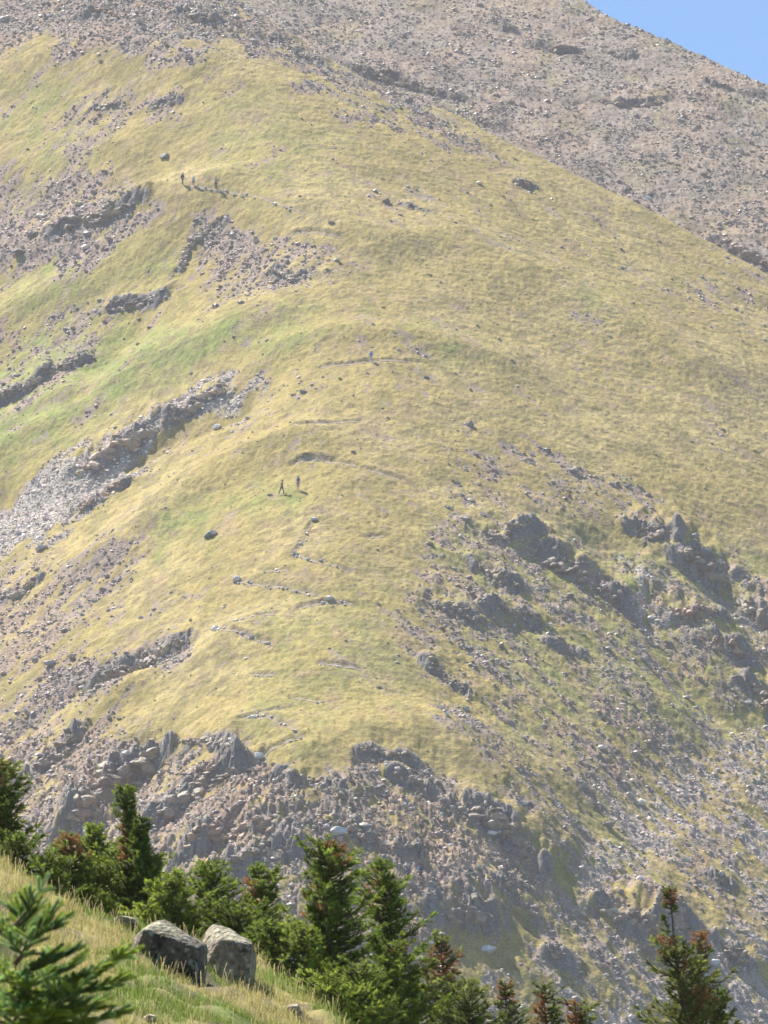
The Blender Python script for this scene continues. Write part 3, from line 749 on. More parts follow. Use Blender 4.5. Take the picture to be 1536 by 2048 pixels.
ho = mesh_from('hillside', np.stack([HX, HY, HZ], -1).reshape(-1, 3), grid_faces(*HZ.shape), M_hill, CH.reshape(-1, 3), True)
tag(ho, 'steep near grassy slope falling to the right below the spruces', 'hillside', kind='structure')
hillF = lambda x, y: hill(np.atleast_1d(np.float64(x)), np.atleast_1d(np.float64(y)))
def hill_hit(px, py, y0=14, y1=44):
    u, ww = ray(px, py); yy = np.arange(y0, y1, .05); h = hill(u * yy, yy) - ww * yy
    i = np.argmax(h > 0) if (h > 0).any() else len(yy) - 1
    y = yy[i]; return np.array((u * y, y, float(hillF(u * y, y)[0])))

# grass on it: uncountable blades, one object
def blades(n_tuft, per):
    u = rng.uniform(-.069, .004, n_tuft); y = rng.uniform(20, 41.5, n_tuft); x = u * y
    keep = vn(x / .22, y / .4, 221) + .5 * vn(x / .07, y / .12, 223) > -.22
    x, y = x[keep], y[keep]; n = len(x)
    kind = .14 + 1.15 * sst(-.22, .3, fbm(x / .6, y / 1.2, 4, 211)) + rng.normal(0, .18, n)
    ts = np.clip(rng.lognormal(-.1, .38, n), .4, 2.0)
    X_ = np.repeat(x, per) + rng.normal(0, .035, n * per); Y_ = np.repeat(y, per) + rng.normal(0, .05, n * per)
    kd = np.repeat(kind + rng.normal(0, .2, n), per) + rng.normal(0, .15, n * per); ts = np.repeat(ts, per)
    Zb = hill(X_, Y_) - .01; m = len(X_)
    hgt = rng.uniform(.02, .062, m) * ts; tall = rng.random(m) < .022; hgt = np.where(tall, rng.uniform(.08, .16, m), hgt)
    az = rng.uniform(0, 2 * np.pi, m); lean = rng.uniform(.15, .7, m); lean = np.where(tall, lean * .45, lean)
    wv = np.where(tall, .0022, rng.uniform(.0025, .0045, m))
    dx, dy = np.cos(az) + .25, np.sin(az) - .1
    pts = []
    for f_, wf in ((0, 1), (.55, .8), (1, .12)):
        ww_ = np.where(tall & (f_ > .9), 1.6, wf) * wv * .5
        cxp = X_ + dx * lean * hgt * f_ ** 1.8; cyp = Y_ + dy * lean * hgt * f_ ** 1.8; czp = Zb + hgt * (f_ - .18 * lean * f_ * f_)
        a2 = az + 1.2
        pts.append(np.stack([cxp - ww_, cyp + ww_ * np.sin(a2) * .3, czp], 1)); pts.append(np.stack([cxp + ww_, cyp - ww_ * np.sin(a2) * .3, czp], 1))
    V = np.stack(pts, 1)                                                # m,6,3
    b = 6 * np.arange(m)[:, None]
    Fc = np.concatenate([b + np.array([[0, 1, 3, 2]]), b + np.array([[2, 3, 5, 4]])])
    c = mix(np.broadcast_to(np.array((.46, .38, .16)), (m, 3)), np.array((.17, .23, .045)), np.clip(kd, 0, 1))
    c = np.where(tall[:, None], np.array((.50, .39, .20)), c) * rng.uniform(.8, 1.2, m)[:, None]
    o = mesh_from('grass', V.reshape(-1, 3), Fc, M_blade, np.repeat(c, 6, axis=0), False)
    tag(o, 'dry yellow and green grass growing on the near slope', 'grass', kind='stuff')
blades(8000, 24)

# ------------------------------------------------------------------ near boulders and stones
def near_boulder(px, py, d, half, label, seed, cut=(), base=.26, tilt=0.0, planes=10):
    """half: half sizes in metres; stone cut from a block by planes, lichen on top, its colour brightened to look sunlit"""
    r = np.random.default_rng(seed)
    v = ICO3[0].copy()
    for _ in range(1): pass
    bmv, bmf = ICO4
    v = bmv
    N = [(.08, -.42, 1), (0, -1, -.12), (1, -.1, .1), (-1, -.2, .05), (0, 1, .1), (0, 0, -1)] + list(cut)
    D = [.72, .74, .85, .82, .9, .9] + [c_[3] if len(c_) > 3 else .8 for c_ in cut]
    N = np.array([c_[:3] for c_ in N], float); N /= np.linalg.norm(N, axis=1)[:, None]; N += r.normal(0, .05, N.shape)
    dot = v @ N.T; rad = (np.maximum(dot, 0) / np.array(D)) ** 14; rad = rad.sum(1) ** (-1 / 14)
    v = v * rad[:, None]
    v = v + .06 * np.stack([fbm(v[:, 1] * 3 + seed, v[:, 2] * 3, 4, 5), fbm(v[:, 0] * 3, v[:, 2] * 3 + seed, 4, 6), fbm(v[:, 0] * 3 + seed, v[:, 1] * 3, 4, 7)], 1)
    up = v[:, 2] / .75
    half = tuple(q * (.62 if half[0] < .15 else .88) for q in half)
    v = v * np.array(half)
    ca, sa = math.cos(tilt), math.sin(tilt); v = v @ np.array([[ca, 0, sa], [0, 1, 0], [-sa, 0, ca]]).T
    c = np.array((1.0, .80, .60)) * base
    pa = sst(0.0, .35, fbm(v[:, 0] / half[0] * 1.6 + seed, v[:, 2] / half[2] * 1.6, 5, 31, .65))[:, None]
    lit_lichen = (sst(.5, .85, up) * (.85 if half[0] > .12 else .35))[:, None] * np.clip(.7 + fbm(v[:, 0] * 14, v[:, 1] * 14, 3, 33), 0, 1)[:, None]  # lichen on the upper part, with sunlight painted into its bright tone
    C_ = np.broadcast_to(c, v.shape) * (1 - .65 * pa) ; C_ = C_ * (1 - lit_lichen) + np.array((.44, .39, .25)) * lit_lichen
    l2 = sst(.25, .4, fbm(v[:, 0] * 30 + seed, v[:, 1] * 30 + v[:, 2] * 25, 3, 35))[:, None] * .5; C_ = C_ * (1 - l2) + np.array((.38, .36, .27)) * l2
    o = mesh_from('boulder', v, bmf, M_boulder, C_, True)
    p = P(px, py, d)
    p = hill_hit(px, py + (4 if half[0] < .12 else 42))
    p[2] = float(hillF(p[0], p[1])[0]) + half[2] * (.95 if half[0] < .12 else .42); o.location = p
    tag(o, label, 'boulder', 'boulders on the near slope'); return o
ICO4 = ico(6)
near_boulder(338, 1900, 33.6, (.245, .26, .245), 'wide boulder with dark shaded front and lichened, painted-sunlit top, left of the near pair', 3, [(.35, -.2, 1, .74), (-.75, -.1, .8, .95)], .105, .16)
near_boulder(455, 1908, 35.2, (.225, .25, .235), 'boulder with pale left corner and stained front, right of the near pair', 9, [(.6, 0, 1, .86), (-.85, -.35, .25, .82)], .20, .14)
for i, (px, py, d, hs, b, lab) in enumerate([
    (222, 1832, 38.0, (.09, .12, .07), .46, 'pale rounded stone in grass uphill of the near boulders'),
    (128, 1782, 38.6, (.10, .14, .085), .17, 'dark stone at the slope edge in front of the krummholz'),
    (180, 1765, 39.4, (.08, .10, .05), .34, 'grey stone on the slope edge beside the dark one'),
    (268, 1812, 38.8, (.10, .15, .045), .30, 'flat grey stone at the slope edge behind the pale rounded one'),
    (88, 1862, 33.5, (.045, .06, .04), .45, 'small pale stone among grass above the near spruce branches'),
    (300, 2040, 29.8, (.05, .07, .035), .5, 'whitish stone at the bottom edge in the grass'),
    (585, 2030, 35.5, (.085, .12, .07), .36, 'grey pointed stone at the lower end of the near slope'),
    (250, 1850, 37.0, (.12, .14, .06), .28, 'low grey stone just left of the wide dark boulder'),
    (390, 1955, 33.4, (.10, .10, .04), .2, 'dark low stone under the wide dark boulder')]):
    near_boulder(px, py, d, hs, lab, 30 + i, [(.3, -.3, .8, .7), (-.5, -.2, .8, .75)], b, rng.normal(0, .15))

# ------------------------------------------------------------------ spruces
def shoot_tpl(n, L, nl, wd, ang, quad=False):
    V = []
    for i in range(n):
        t = (i + .3) / n * L; a = i * 2.39996; e = ang * (1 - .45 * i / n)
        d = np.array((math.cos(a) * math.sin(e), math.sin(a) * math.sin(e), math.cos(e))); sd = np.cross(d, (0, 0, 1)); sd /= np.linalg.norm(sd)
        b = np.array((0, 0, t)); V += [b - sd * wd / 2, b + sd * wd / 2, b + d * nl]
    return np.array(V)
TPL = shoot_tpl(24, .048, .020, .0055, 1.1)
TPL_NEAR = shoot_tpl(300, .070, .017, .0019, 1.1)

def place_shoots(name, pos, dirs, scl, cols, tpl, mat, parent):
    n = len(pos); d = dirs / np.linalg.norm(dirs, axis=1)[:, None]
    up = np.where(np.abs(d[:, 2:3]) > .95, np.array([[1., 0, 0]]), np.array([[0, 0, 1.]]))
    a = np.cross(up, d); a /= np.linalg.norm(a, axis=1)[:, None]; b = np.cross(d, a)
    ro = rng.uniform(0, 6.28, n); a2 = a * np.cos(ro)[:, None] + b * np.sin(ro)[:, None]; b2 = np.cross(d, a2)
    Rm = np.stack([a2, b2, d], 2)
    V = np.einsum('nij,vj->nvi', Rm, tpl) * scl[:, None, None] + pos[:, None, :]
    k = len(tpl)
    return mesh_from(name, V.reshape(-1, 3), np.arange(n * k).reshape(-1, 3), mat, np.repeat(cols, k, axis=0), False, parent)

def spruce(tip, d, prof, label, seed, cat='tree', dead=(), group='spruces along the near slope', lean=0.0, dens=1.0, bare=(), green=(.155, .205, .034), dark=1.0, extra_tops=()):
    """tip: photo pixel; prof: (fraction down the visible height in photo pixels, half width px, centre px) ; dead: (py0, py1, side, share)"""
    global rng
    keep = rng; rng = np.random.default_rng(seed)
    tp = P(tip[0], tip[1], d); mpp = d / F
    bx = P(prof[-1][2], prof[-1][0], d)[0]
    gz = float(hillF(bx, d)[0]); base = np.array((bx, d, gz))
    H = tp[2] - gz
    root = empty('spruce_tree', base); tag(root, label, cat, group)
    pr = np.array([(tip[1], 6, tip[0])] + list(prof), float); pr[:, 1] *= 1.25 if d < 41.6 else 1.0
    zz = (pr[:, 0] - tip[1]) * mpp                               # depth below the tip
    def R_(q): return np.interp(q, zz, pr[:, 1] * mpp)
    def XC(q): return np.interp(q, zz, (pr[:, 2] - CX) * mpp * 1.02) - base[0]
    # trunk
    qs = np.linspace(0, H, 14); segs = []
    tr0 = .006 + .018 * H
    for k in range(13):
        p_ = lambda q: np.array((XC(min(q, zz[-1])) , 0, H - q))
        segs.append((p_(qs[k]), p_(qs[k + 1]), .003 + tr0 * qs[k] / H, .003 + tr0 * qs[k + 1] / H))
    tubes('trunk', segs, M_bark, root)
    pos, dr, sc_, col, dpos, ddr, dsc, dcol, bseg = [], [], [], [], [], [], [], [], []
    q = .0
    # leader
    for t in np.linspace(0, .10, 5):
        pos.append((XC(t), 0, H - t - .03)); dr.append((rng.normal(0, .15), rng.normal(0, .15), 1)); sc_.append(.7); col.append(np.array(green) * 1.3)
    q = .04
    qmax = min(H - .02, zz[-1] + .25)
    while q < qmax:
        isbare = any(a < q / mpp + tip[1] < b for a, b in bare)
        r0 = R_(q) * rng.uniform(.85, 1.1)
        nb = int((8 if r0 > .1 else 6) * dens + rng.random()); r = r0
        if isbare: nb = 1; r0 *= .5
        az0 = rng.uniform(0, 6.28)
        for b in range(nb):
            az = az0 + b * 6.283 / nb + rng.normal(0, .25)
            r = r0 * float(np.clip(.80 + 1.1 * vn(math.cos(az) * 1.6 + seed * 3.7, q / .085 + math.sin(az) * 1.6, seed), .5, 1.3))
            L = max(.03, r * rng.choice([.6, .85, 1.0, 1.15], p=[.2, .3, .35, .15]))
            ca, sa = math.cos(az), math.sin(az)
            rise = rng.uniform(-.12, .5)
            p0 = np.array((XC(q), 0, H - q)); n = max(2, int(L / .034)); prev = p0
            py_here = q / mpp + tip[1]
            pd = 0
            for (a, b_, sx, sh) in dead:
                if a < py_here < b_ and (sx == 0 or ca * sx > -.1): pd = max(pd, sh * .8)
            bd = rng.random() < pd
            if bd: L = min(L, r0 * .85)
            for k in range(1, n + 1):
                f = k / n
                p = p0 + np.array((ca * L * f, sa * L * f, L * (rise * f + .22 * f * f - .22 * f * (1 - f))))
                bseg.append((prev, p, .006 * (1.15 - f) + .0015, .006 * (1.1 - f) + .0012)); prev = p
                if f < .3 and r > .12 and rng.random() < .7: continue
                for sd in ((-1, 1, 0) if k < n else (-1.4, -.6, .6, 1.4, 0, 0, .2)):
                    if rng.random() < .12: continue
                    an = az + sd * rng.uniform(.5, 1.1)
                    dd = np.array((math.cos(an), math.sin(an), rng.uniform(-.25, .95) + (.5 if sd == 0 else 0)))
                    s_ = rng.uniform(.65, 1.25) * (1.0 if r > .1 else .8)
                    if bd:
                        dpos.append(p); ddr.append(dd); dsc.append(s_); dcol.append(np.array((.40, .22, .10)) * rng.uniform(.6, 1.3))
                    else:
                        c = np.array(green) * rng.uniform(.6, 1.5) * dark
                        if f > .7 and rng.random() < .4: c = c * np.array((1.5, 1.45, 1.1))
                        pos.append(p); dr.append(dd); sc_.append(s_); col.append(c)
        q += rng.uniform(.026, .042)
    tubes('branches', bseg, M_bark, root)
    place_shoots('crown', np.array(pos), np.array(dr), np.array(sc_), np.array(col), TPL, M_needle, root)
    if dpos: place_shoots('dead_needles', np.array(dpos), np.array(ddr), np.array(dsc), np.array(dcol), TPL, M_dead, root)['label'] = 'orange brown dead needles'
    rng = keep
    return root

G2 = (.215, .265, .042)
SPR = [
 # tip, d, profile (py, halfwidth, centre), label, kwargs
 ((-10, 1515), 41.5, [(1560, 28, -2), (1600, 45, 2), (1650, 62, 0), (1700, 70, -5), (1760, 70, -10), (1900, 70, -20)], 'dark dense spruce cut by the left picture edge', dict(dark=.75, dead=[(1515, 1600, 1, .3)])),
 ((40, 1668), 40.8, [(1700, 34, 35), (1740, 45, 30), (1790, 50, 30)], 'low bushy spruce under the dark one at the left edge', dict(dark=.85)),
 ((100, 1712), 40.6, [(1735, 26, 100), (1780, 42, 100), (1830, 45, 100)], 'small bushy spruce just above the pale grass edge, second from the left edge', {}),
 ((146, 1668), 41.0, [(1690, 18, 146), (1730, 32, 150), (1790, 45, 155), (1850, 45, 160)], 'bushy spruce with an orange dead top', dict(dead=[(1660, 1735, 0, .85)])),
 ((192, 1648), 41.6, [(1680, 22, 195), (1720, 40, 200), (1780, 55, 205), (1850, 60, 210)], 'bright green bushy spruce just left of the slender leader', dict(green=G2)),
 ((257, 1572), 41.2, [(1600, 12, 258), (1622, 17, 258), (1635, 15, 260), (1655, 12, 262), (1690, 20, 268), (1720, 38, 275), (1760, 52, 280), (1810, 62, 282), (1870, 62, 285)], 'slender spruce with a tall thin leader and broad base', dict(dens=1.15, dead=[(1630, 1760, -1, .35)])),
 ((287, 1635), 41.0, [(1645, 10, 288), (1660, 13, 287), (1675, 8, 285), (1720, 20, 290), (1790, 30, 295)], 'small second top beside the slender leader', dict(dark=.9)),
 ((350, 1748), 40.2, [(1780, 28, 350), (1815, 45, 355), (1860, 52, 360), (1920, 52, 360)], 'round bushy spruce behind the wide dark boulder', dict(green=(.165, .215, .036))),
 ((300, 1805), 39.8, [(1825, 26, 300), (1850, 32, 300), (1880, 30, 300)], 'low bright green spruce shrub at the slope edge left of the boulders', dict(green=G2)),
 ((422, 1722), 41.0, [(1750, 22, 425), (1785, 32, 430), (1820, 40, 435), (1860, 42, 438), (1920, 42, 440)], 'small pointed spruce above the gap between the boulders', {}),
 ((515, 1728), 41.6, [(1750, 24, 520), (1775, 32, 525), (1810, 32, 530), (1840, 24, 530), (1860, 24, 530), (1900, 30, 530)], 'small spruce with a brown lower left side', dict(dead=[(1765, 1850, -1, .75)])),
 ((480, 1812), 40.4, [(1835, 30, 480), (1865, 42, 485), (1910, 48, 490), (1960, 48, 490)], 'low dark spruce shrub behind the right near boulder', dict(dark=.85)),
 ((655, 1682), 40.0, [(1702, 22, 655), (1725, 38, 655), (1745, 36, 660), (1775, 32, 655), (1815, 50, 655), (1860, 66, 660), (1900, 70, 665), (1935, 70, 660), (1970, 60, 655), (2040, 50, 650)], 'tallest spruce of the row with an orange tip', dict(dens=1.2, dead=[(1680, 1735, 1, .65), (1800, 1860, -1, .2)])),
 ((610, 1850), 39.6, [(1880, 24, 610), (1910, 34, 608), (1950, 40, 605), (2000, 40, 600)], 'bright low side spruce at the left foot of the tallest one', dict(green=G2)),
 ((545, 1840), 39.8, [(1868, 28, 545), (1900, 42, 548), (1945, 48, 555), (2000, 48, 560)], 'low bushy spruce right of the right near boulder', dict(green=(.16, .215, .038))),
 ((763, 1718), 41.0, [(1745, 14, 763), (1775, 28, 768), (1815, 42, 775), (1860, 46, 782), (1885, 48, 785), (1930, 36, 780), (2000, 50, 775)], 'second tall spruce with a thin pointed top, right of the tallest', dict(dead=[(1740, 1850, -1, .3)])),
 ((785, 1880), 40.2, [(1900, 30, 785), (1940, 44, 790), (1990, 60, 790), (2050, 70, 790)], 'bushy spruce under the second tall one', dict(dead=[(1900, 1940, 1, .25)])),
 ((660, 1955), 38.6, [(1975, 36, 660), (2000, 52, 665), (2040, 60, 670), (2080, 60, 670)], 'bright spruce shrub along the lower slope edge', dict(green=G2)),
 ((720, 1930), 39.0, [(1955, 34, 720), (1990, 48, 722), (2050, 56, 725)], 'leafy green spruce shrub between the two tall trees low down', dict(green=(.165, .215, .036))),
 ((880, 1868), 41.6, [(1885, 14, 880), (1905, 14, 880), (1935, 40, 885), (1970, 50, 885), (2030, 60, 885), (2100, 60, 885)], 'thin spruce with a reddish dead middle beside the blue grey gully', dict(dens=.65, green=(.15, .17, .05), dead=[(1895, 1990, 0, .8)])),
 ((935, 1960), 41.0, [(1980, 24, 935), (2010, 36, 935), (2060, 42, 935)], 'low spruce top right of the reddish one at the bottom edge', dict(dens=.75, green=(.15, .18, .045))),
 ((1006, 1962), 42.0, [(1985, 12, 1006), (2010, 22, 1008), (2050, 32, 1010), (2100, 34, 1010)], 'small narrow spruce top alone on the scree at the bottom edge', dict(dens=.7, green=(.15, .17, .05), dead=[(1960, 2040, 0, .5)])),
 ((1078, 1968), 42.4, [(1985, 16, 1082), (2005, 24, 1090), (2030, 26, 1090), (2100, 30, 1092)], 'small spruce top with a dead orange left side', dict(dens=.7, green=(.15, .17, .05), dead=[(1990, 2100, -1, 1.1)])),
 ((1140, 2000), 42.4, [(2015, 18, 1142), (2035, 30, 1150), (2100, 40, 1155)], 'low spruce tip at the bottom edge right of the orange sided one', dict(dens=.7, green=(.15, .17, .05), dead=[(2000, 2100, -1, .9)])),
 ((1332, 1772), 42.0, [(1785, 6, 1332), (1800, 12, 1332), (1815, 12, 1332), (1830, 8, 1330), (1870, 6, 1325), (1890, 22, 1330), (1915, 36, 1345), (1945, 50, 1352), (1985, 66, 1362), (2020, 76, 1362), (2060, 80, 1362), (2120, 80, 1362)], 'ragged spruce with a long bare leader and orange tuft', dict(dens=.62, green=(.16, .175, .045), bare=[(1822, 1882)], dead=[(1785, 1822, 0, .8), (1880, 1930, -1, .4), (1960, 2050, 1, .4)])),
 ((1392, 1862), 42.3, [(1880, 14, 1392), (1905, 22, 1390), (1940, 26, 1388), (1980, 30, 1385), (2080, 40, 1380)], 'orange topped second stem right beside the bare leader', dict(dens=.6, green=(.16, .175, .045), dead=[(1860, 1900, 0, .8)])),
 ((1425, 1978), 42.3, [(1995, 12, 1425), (2020, 22, 1425), (2060, 28, 1425)], 'small drooping spruce top at the right of the ragged one', dict(dead=[(1990, 2060, -1, .6)], dark=.8)),
]
for i, (tip, d, prof, lab, kw) in enumerate(SPR):
    spruce(tip, d, prof, lab, 500 + i, **kw)

# near spruce at the lower left, 18 m away
def near_spruce():
    global rng
    keep = rng; rng = np.random.default_rng(99)
    d = 18.0; mpp = d / F
    bx = P(30, 2048, d)[0]; gz = float(hillF(bx, d)[0])
    root = empty('spruce_tree', (bx, d, gz)); tag(root, 'nearest young spruce reaching into the lower left corner, soft blue green shoots', 'tree')
    O = np.array((bx, d, gz))
    tipz = P(30, 1880, d)[2] - gz
    tubes('trunk', [((0, 0, tipz * a), (0, 0, tipz * b), .012 * (1.15 - a), .012 * (1.1 - b)) for a, b in zip(np.linspace(0, .9, 10), np.linspace(.1, 1, 10))], M_bark, root)
    # branch tips as seen, each with its own depth
    B = [((30, 2010), (272, 1884), -.05), ((30, 2000), (265, 1945), .05), ((30, 1950), (150, 1888), .1), ((30, 1930), (110, 1800), .0), ((30, 1900), (45, 1800), .02),
         ((30, 1850), (85, 1762), -.05), ((30, 1880), (118, 1835), .05), ((30, 2060), (250, 2015), -.12), ((30, 2060), (215, 1985), .12), ((30, 2080), (160, 1955), -.18),
         ((30, 1960), (5, 1945), -.2), ((30, 2040), (70, 1950), -.22), ((30, 2020), (52, 2010), -.25), ((30, 2060), (120, 2010), -.2), ((30, 1980), (150, 1915), .15),
         ((30, 1890), (-40, 1800), .0), ((30, 1960), (-70, 1900), .1), ((30, 2050), (-80, 2000), -.1), ((30, 2100), (200, 2060), -.05), ((30, 1925), (60, 1860), -.15), ((30, 1990), (105, 1965), -.15),
         ((30, 2100), (100, 2045), .1), ((30, 2040), (180, 2000), 0.0), ((30, 1890), (60, 1800), .12), ((30, 1990), (20, 1985), .2), ((30, 2030), (90, 1990), .2), ((30, 2090), (40, 2040), -.15),
         ((30, 1950), (95, 1905), .0), ((30, 2010), (200, 1930), .02), ((30, 2050), (-20, 1990), .1), ((30, 1900), (0, 1830), .1)]
    pos, dr, sc_, col, seg = [], [], [], [], []
    for a, t, dd in B:
        p0 = P(*a, d) - O; p1 = P(a[0] + (t[0] - a[0]) * .88, a[1] + (t[1] - a[1]) * .86 + 8, d + dd) - O; L = np.linalg.norm(p1 - p0); n = max(3, int(L / .034)); prev = p0
        ax = (p1 - p0) / L
        for k in range(1, n + 1):
            f = k / n; p = p0 + (p1 - p0) * f - np.array((0, 0, .05 * L * math.sin(math.pi * f)))
            seg.append((prev, p, .007 * (1.2 - f), .007 * (1.1 - f))); prev = p
            if f < .3 and rng.random() < .5: continue
            if k % 2 == 0 and k < n:
                s2 = 1 if (k // 2) % 2 else -1; sd = np.cross(ax, (0, 0, 1)); sd /= np.linalg.norm(sd) + 1e-6
                tw = ax * .7 + sd * s2 * rng.uniform(.5, 1) + np.array((0, 0, rng.uniform(-.3, .35))); tw /= np.linalg.norm(tw); tl = rng.uniform(.05, .14) * (1.3 - f)
                seg.append((p, p + tw * tl, .004, .003))
                for m_ in range(1, 4):
                    q_ = p + tw * tl * m_ / 3
                    for s3 in ((-1, 1) if m_ < 3 else (-.5, .5, 0)):
                        pos.append(q_); dr.append(tw + np.cross(tw, (0, 0, 1)) * s3 * .8 + np.array((0, 0, rng.uniform(-.1, .5)))); sc_.append(rng.uniform(.6, 1.0))
                        c = np.array((.24, .32, .05)) * rng.uniform(.7, 1.25); c = c * np.array((.85, 1.0, 2.1)) if rng.random() < .5 else c; col.append(c)
            for s_ in (-1, 1, 0):
                sd = np.cross(ax, (0, 0, 1)); sd /= np.linalg.norm(sd) + 1e-6
                v = ax * rng.uniform(.6, 1.0) + sd * s_ * rng.uniform(.6, 1.3) + np.array((0, 0, rng.uniform(-.35, .5) + (.4 if s_ == 0 else 0)))
                if k == n and s_ == 0: v = ax + rng.normal(0, .1, 3)
                if s_ == 0 and k < n and rng.random() < .5: continue
                pos.append(p); dr.append(v); sc_.append(rng.uniform(.7, 1.1) * (1.0 if f > .4 else .85))
                c = np.array((.24, .32, .05)) * rng.uniform(.7, 1.25)
                if rng.random() < .5: c = c * np.array((.85, 1.0, 2.1))
                col.append(c)
    tubes('branches', seg, M_bark, root)
    place_shoots('crown', np.array(pos), np.array(dr), np.array(sc_), np.array(col), TPL_NEAR, M_near, root)
    rng = keep
near_spruce()

# ------------------------------------------------------------------ hikers
def skin_mesh(name, verts, edges, mat, parent, sub=2):
    """verts: list of (co, radius)"""
    me = bpy.data.meshes.new(name); me.from_pydata([v[0] for v in verts], edges, [])
    o = bpy.data.objects.new(name, me); COL.objects.link(o)
    sk = o.modifiers.new('skin', 'SKIN'); sk.use_smooth_shade = True
    for i, v in enumerate(verts):
        r = v[1]; me.skin_vertices[0].data[i].radius = (r, r) if np.isscalar(r) else r
        me.skin_vertices[0].data[i].use_root = (i == 0)
    o.modifiers.new('sub', 'SUBSURF').levels = sub
    dg = bpy.context.evaluated_depsgraph_get()
    m2 = bpy.data.meshes.new_from_object(o.evaluated_get(dg)); m2.name = name
    o.modifiers.clear(); o.data = m2; m2.materials.clear(); m2.materials.append(mat); o.parent = parent
    bpy.data.meshes.remove(me)
    return o

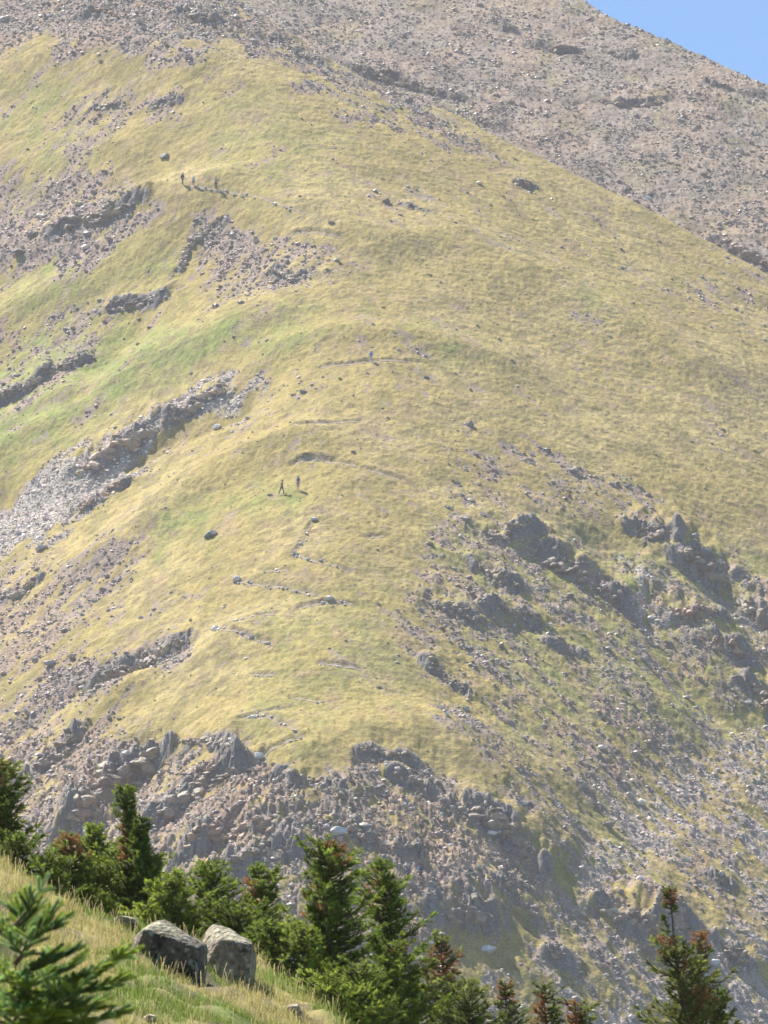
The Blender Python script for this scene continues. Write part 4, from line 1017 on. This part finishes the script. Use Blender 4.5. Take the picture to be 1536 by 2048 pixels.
def person(px, py, dtop, label, facing, h=1.75, shirt=(.1, .1, .12), legs=(.05, .05, .06), shorts=False, hat=None, pack=None, stride=.22, arms=(.2, -.1), sleeves=True, pole=0, bend=.1, hair=(.05, .035, .02)):
    p = main.hit(px, py, 535, 860)[0]
    root = empty('person', p, facing); root.scale = (h / 1.75,) * 3
    tag(root, label, 'person', 'hikers on the mountain side')
    shirt, legs, pack, hat = [None if q is None else tuple(min(.85, v * 1.35) for v in q) for q in (shirt, legs, pack, hat)]
    skin = cloth((.48, .30, .21))
    V = {}
    pel = np.array((0, 0, .93)); V['pel'] = (pel, .115)
    ch = np.array((0, bend * .35, 1.28)); V['wai'] = ((pel + ch) / 2, .105); V['che'] = (ch, .13)
    nk = np.array((0, bend * .55, 1.47)); V['nek'] = (nk, .052)
    hd = nk + (0, .03, .10); V['jaw'] = (hd, .072); V['sku'] = (hd + (0, .005, .075), .092); V['crn'] = (hd + (0, -.005, .145), .06)
    V['nos'] = (hd + (0, .10, .055), .014)
    E = [('pel', 'wai'), ('wai', 'che'), ('che', 'nek'), ('nek', 'jaw'), ('jaw', 'sku'), ('sku', 'crn'), ('sku', 'nos')]
    for s, n in ((-1, 'l'), (1, 'r')):
        st = stride * s
        V['hip' + n] = (pel + (s * .095, 0, -.06), .088); kn = np.array((s * .10, st * .55 + .04, .49)); V['kne' + n] = (kn, .058); V['cal' + n] = (kn + (0, (st - kn[1]) * .35 - .02, -.14), .056)
        an = np.array((s * .10, st - .05, .08 + (.06 if st < 0 else 0))); V['ank' + n] = (an, .038); V['toe' + n] = (an + (s * .02, .17, -.045), (.042, .03)); 
        E += [('pel', 'hip' + n), ('hip' + n, 'kne' + n), ('kne' + n, 'cal' + n), ('cal' + n, 'ank' + n), ('ank' + n, 'toe' + n)]
        sw = arms[0 if s < 0 else 1]
        sh = ch + (s * .18, 0, .11); V['sho' + n] = (sh, .058); el = sh + (s * .07, -.02 + sw * .3, -.28); V['elb' + n] = (el, .042)
        wr = el + (s * .02, .14 + sw * .4, -.20 + abs(sw) * .1); V['wri' + n] = (wr, .028); u_ = (wr - el) / np.linalg.norm(wr - el); pa = wr + u_ * .06; V['pal' + n] = (pa, (.04, .02))
        E += [('che', 'sho' + n), ('sho' + n, 'elb' + n), ('elb' + n, 'wri' + n), ('wri' + n, 'pal' + n)]
        for k in range(4):
            a = pa + u_ * .03 + np.array((.0, (k - 1.5) * .019, 0)); b = a + u_ * (.035 + .006 * (k in (1, 2))) + (-s * .012, 0, -.01)
            V[f'f{k}a' + n] = (a, .009); V[f'f{k}b' + n] = (b, .008); E += [('pal' + n, f'f{k}a' + n), (f'f{k}a' + n, f'f{k}b' + n)]
        a = wr + u_ * .03 + np.array((0, .035, -.005)); V['tha' + n] = (a, .010); V['thb' + n] = (a + u_ * .035 + (0, .012, -.01), .009); E += [('wri' + n, 'tha' + n), ('tha' + n, 'thb' + n)]
    def build(name, keys, ed, mat, grow=0.0, sub=2, ext=None):
        ix = {k: i for i, k in enumerate(keys)}
        vs_ = []
        for k in keys:
            r = V[k][1]; r = tuple(q + grow for q in r) if not np.isscalar(r) else r + grow
            vs_.append((tuple(V[k][0]), r))
        return skin_mesh(name, vs_, [(ix[a], ix[b]) for a, b in ed if a in ix and b in ix], mat, root, sub)
    build('body', list(V), E, skin, 0, 1)
    up = ['che', 'wai', 'pel', 'nek'] + [k + n for n in 'lr' for k in (('sho', 'elb', 'wri') if sleeves else ('sho', 'elb'))]
    V['nek'] = (V['nek'][0] - np.array((0, 0, .035)), .05)
    build('shirt', up, E, cloth(shirt), .018)
    lo = ['pel'] + [k + n for n in 'lr' for k in (('hip', 'kne') if shorts else ('hip', 'kne', 'cal', 'ank'))]
    build('shorts' if shorts else 'trousers', lo, E, cloth(legs), .016)
    for n in 'lr':
        build('boot', ['ank' + n, 'toe' + n], E, cloth((.07, .05, .04)), .012, 1)
    hc = V['sku'][0]
    hv = ICO2[0] * np.array((.098, .108, .10)) + hc + (0, -.012, .03); hv[:, 2] = np.maximum(hv[:, 2], hc[2] - .01 - .06 * (hv[:, 1] < hc[1]))
    mesh_from('hair', hv, ICO2[1], cloth(hair), None, True, root)
    if hat:
        t = np.arange(20) * 2 * np.pi / 20; rings = [(.0, .115), (.06, .112), (.10, .09), (.105, 0.05), (.16, .0)]
        prof = [(.165, .045), (.112, .055), (.105, .10), (.085, .145), (.0, .155)]
        V_ = np.concatenate([np.stack([r_ * np.cos(t), r_ * 1.1 * np.sin(t), np.full(20, z_)], 1) for r_, z_ in prof]) + hc
        i = np.arange(20); F_ = np.concatenate([np.stack([i + 20 * k, (i + 1) % 20 + 20 * k, (i + 1) % 20 + 20 * (k + 1), i + 20 * (k + 1)], 1) for k in range(4)])
        mesh_from('hat', V_, F_, cloth(hat), None, True, root)
    if pack:
        v = ICO3[0].copy(); v = np.sign(v) * np.abs(v) ** .55; v = v * np.array((.16, .11, .25)) * (1 - .12 * (v[:, 2:3] > .5)) + ch + (0, -.225, -.02)
        pk = mesh_from('backpack', v, ICO3[1], cloth(pack), None, True, root)
        sg = []
        for s in (-1, 1):
            c_ = [ch + (s * .10, -.14, .16), ch + (s * .12, .0, .22), ch + (s * .12, .15, .08), ch + (s * .13, .14, -.10), ch + (s * .14, -.08, -.22)]
            sg += [(c_[k], c_[k + 1], .018, .018) for k in range(4)]
        tubes('strap', sg, cloth(pack), pk)
    if pole:
        wr = V['palr' if pole > 0 else 'pall'][0]
        q = tubes('trekking_pole', [(wr + (0, .02, .1), (wr[0] + pole * .06, wr[1] + .12, 0.02), .012, .008)], cloth((.5, .5, .5)), None)
        q.parent = None; q.matrix_world = Matrix.Translation(root.location) @ Matrix.Rotation(facing, 4, 'Z') @ Matrix.Scale(h / 1.75, 4)
        tag(q, 'thin trekking pole held by ' + label.replace('person in ', 'the hiker in ').split(',')[0], 'trekking pole')
    return root
PI = math.pi
person(365, 370, 345, 'person in dark clothes standing with legs apart, leftmost of three on the upper trail', -2.4, 1.72, (.06, .06, .09), (.05, .05, .07), stride=.26, pack=(.05, .05, .08))
person(387, 375, 357, 'person in light blue top and dark trousers, middle of three on the upper trail', PI, 1.45, (.45, .62, .72), (.05, .05, .07), pack=(.08, .1, .14), stride=.2)
person(432, 382, 355, 'person in grey top carrying a brown pack, rightmost of three on the upper trail', -2.9, 1.75, (.32, .33, .34), (.05, .045, .06), pack=(.10, .06, .05), stride=.12, arms=(.5, .4))
person(742, 726, 702, 'person alone on the middle grass with a blue pack and pale trousers', .1, 1.6, (.35, .45, .62), (.45, .40, .34), pack=(.10, .16, .48), hat=(.7, .68, .62), stride=.14)
person(563, 990, 959, 'person in olive shirt and dark trousers, lower left of the middle pair', -1.0, 1.78, (.12, .13, .06), (.05, .04, .045), stride=.3, arms=(.3, -.2), pole=-1, hat=(.40, .30, .2))
person(596, 982, 954, 'person with white hat, navy pack and bare legs, upper right of the middle pair', .25, 1.75, (.55, .54, .55), (.28, .17, .16), shorts=True, pack=(.07, .07, .16), hat=(.8, .78, .75), stride=.12, sleeves=False)
person(838, 1720, 1690, 'person in dark green jacket above the two other lower hikers', .4, 1.75, (.03, .08, .07), (.03, .03, .06), hat=(.6, .58, .52), pack=(.03, .07, .06), stride=.16)
person(816, 1763, 1738, 'person in dark teal clothes, left one of the lower pair in the rocks', .6, 1.5, (.03, .08, .12), (.03, .03, .05), stride=.16, pack=(.03, .05, .09))
person(841, 1768, 1738, 'person in bright blue top with dark pack, right of the lower pair in rocks', .5, 1.75, (.07, .22, .55), (.04, .04, .05), shorts=True, stride=.2, pack=(.03, .035, .05), sleeves=False)
person(179, 12, -16, 'person with a red jacket at the very top edge of the picture', -.6, 1.75, (.60, .06, .08), (.05, .12, .14), pack=(.06, .05, .16), stride=.16)

# ------------------------------------------------------------------ air
def haze():
    x0, x1, y0, y1, z0, z1 = -420, 420, -60, 1260, -140, 480
    V = np.array([(x, y, z) for z in (z0, z1) for y in (y0, y1) for x in (x0, x1)], float)
    Fc = np.array([(0, 2, 3, 1), (4, 5, 7, 6), (0, 1, 5, 4), (2, 6, 7, 3), (0, 4, 6, 2), (1, 3, 7, 5)])
    m = bpy.data.materials.new('mountain_air'); m.use_nodes = True; t = m.node_tree
    for n in list(t.nodes):
        if n.type == 'BSDF_PRINCIPLED': t.nodes.remove(n)
    pv = t.nodes.new('ShaderNodeVolumePrincipled')
    pv.inputs['Color'].default_value = (1.0, .92, .95, 1); pv.inputs['Density'].default_value = HAZE_DENSITY; pv.inputs['Anisotropy'].default_value = .05
    pv.inputs['Density Attribute'].default_value = ''
    t.links.new(pv.outputs[0], t.nodes['Material Output'].inputs['Volume'])
    try: m.cycles.homogeneous_volume = True
    except Exception: pass
    o = mesh_from('haze', V, Fc, m); tag(o, 'thin bright haze filling the valley air', 'haze', kind='stuff')
haze()
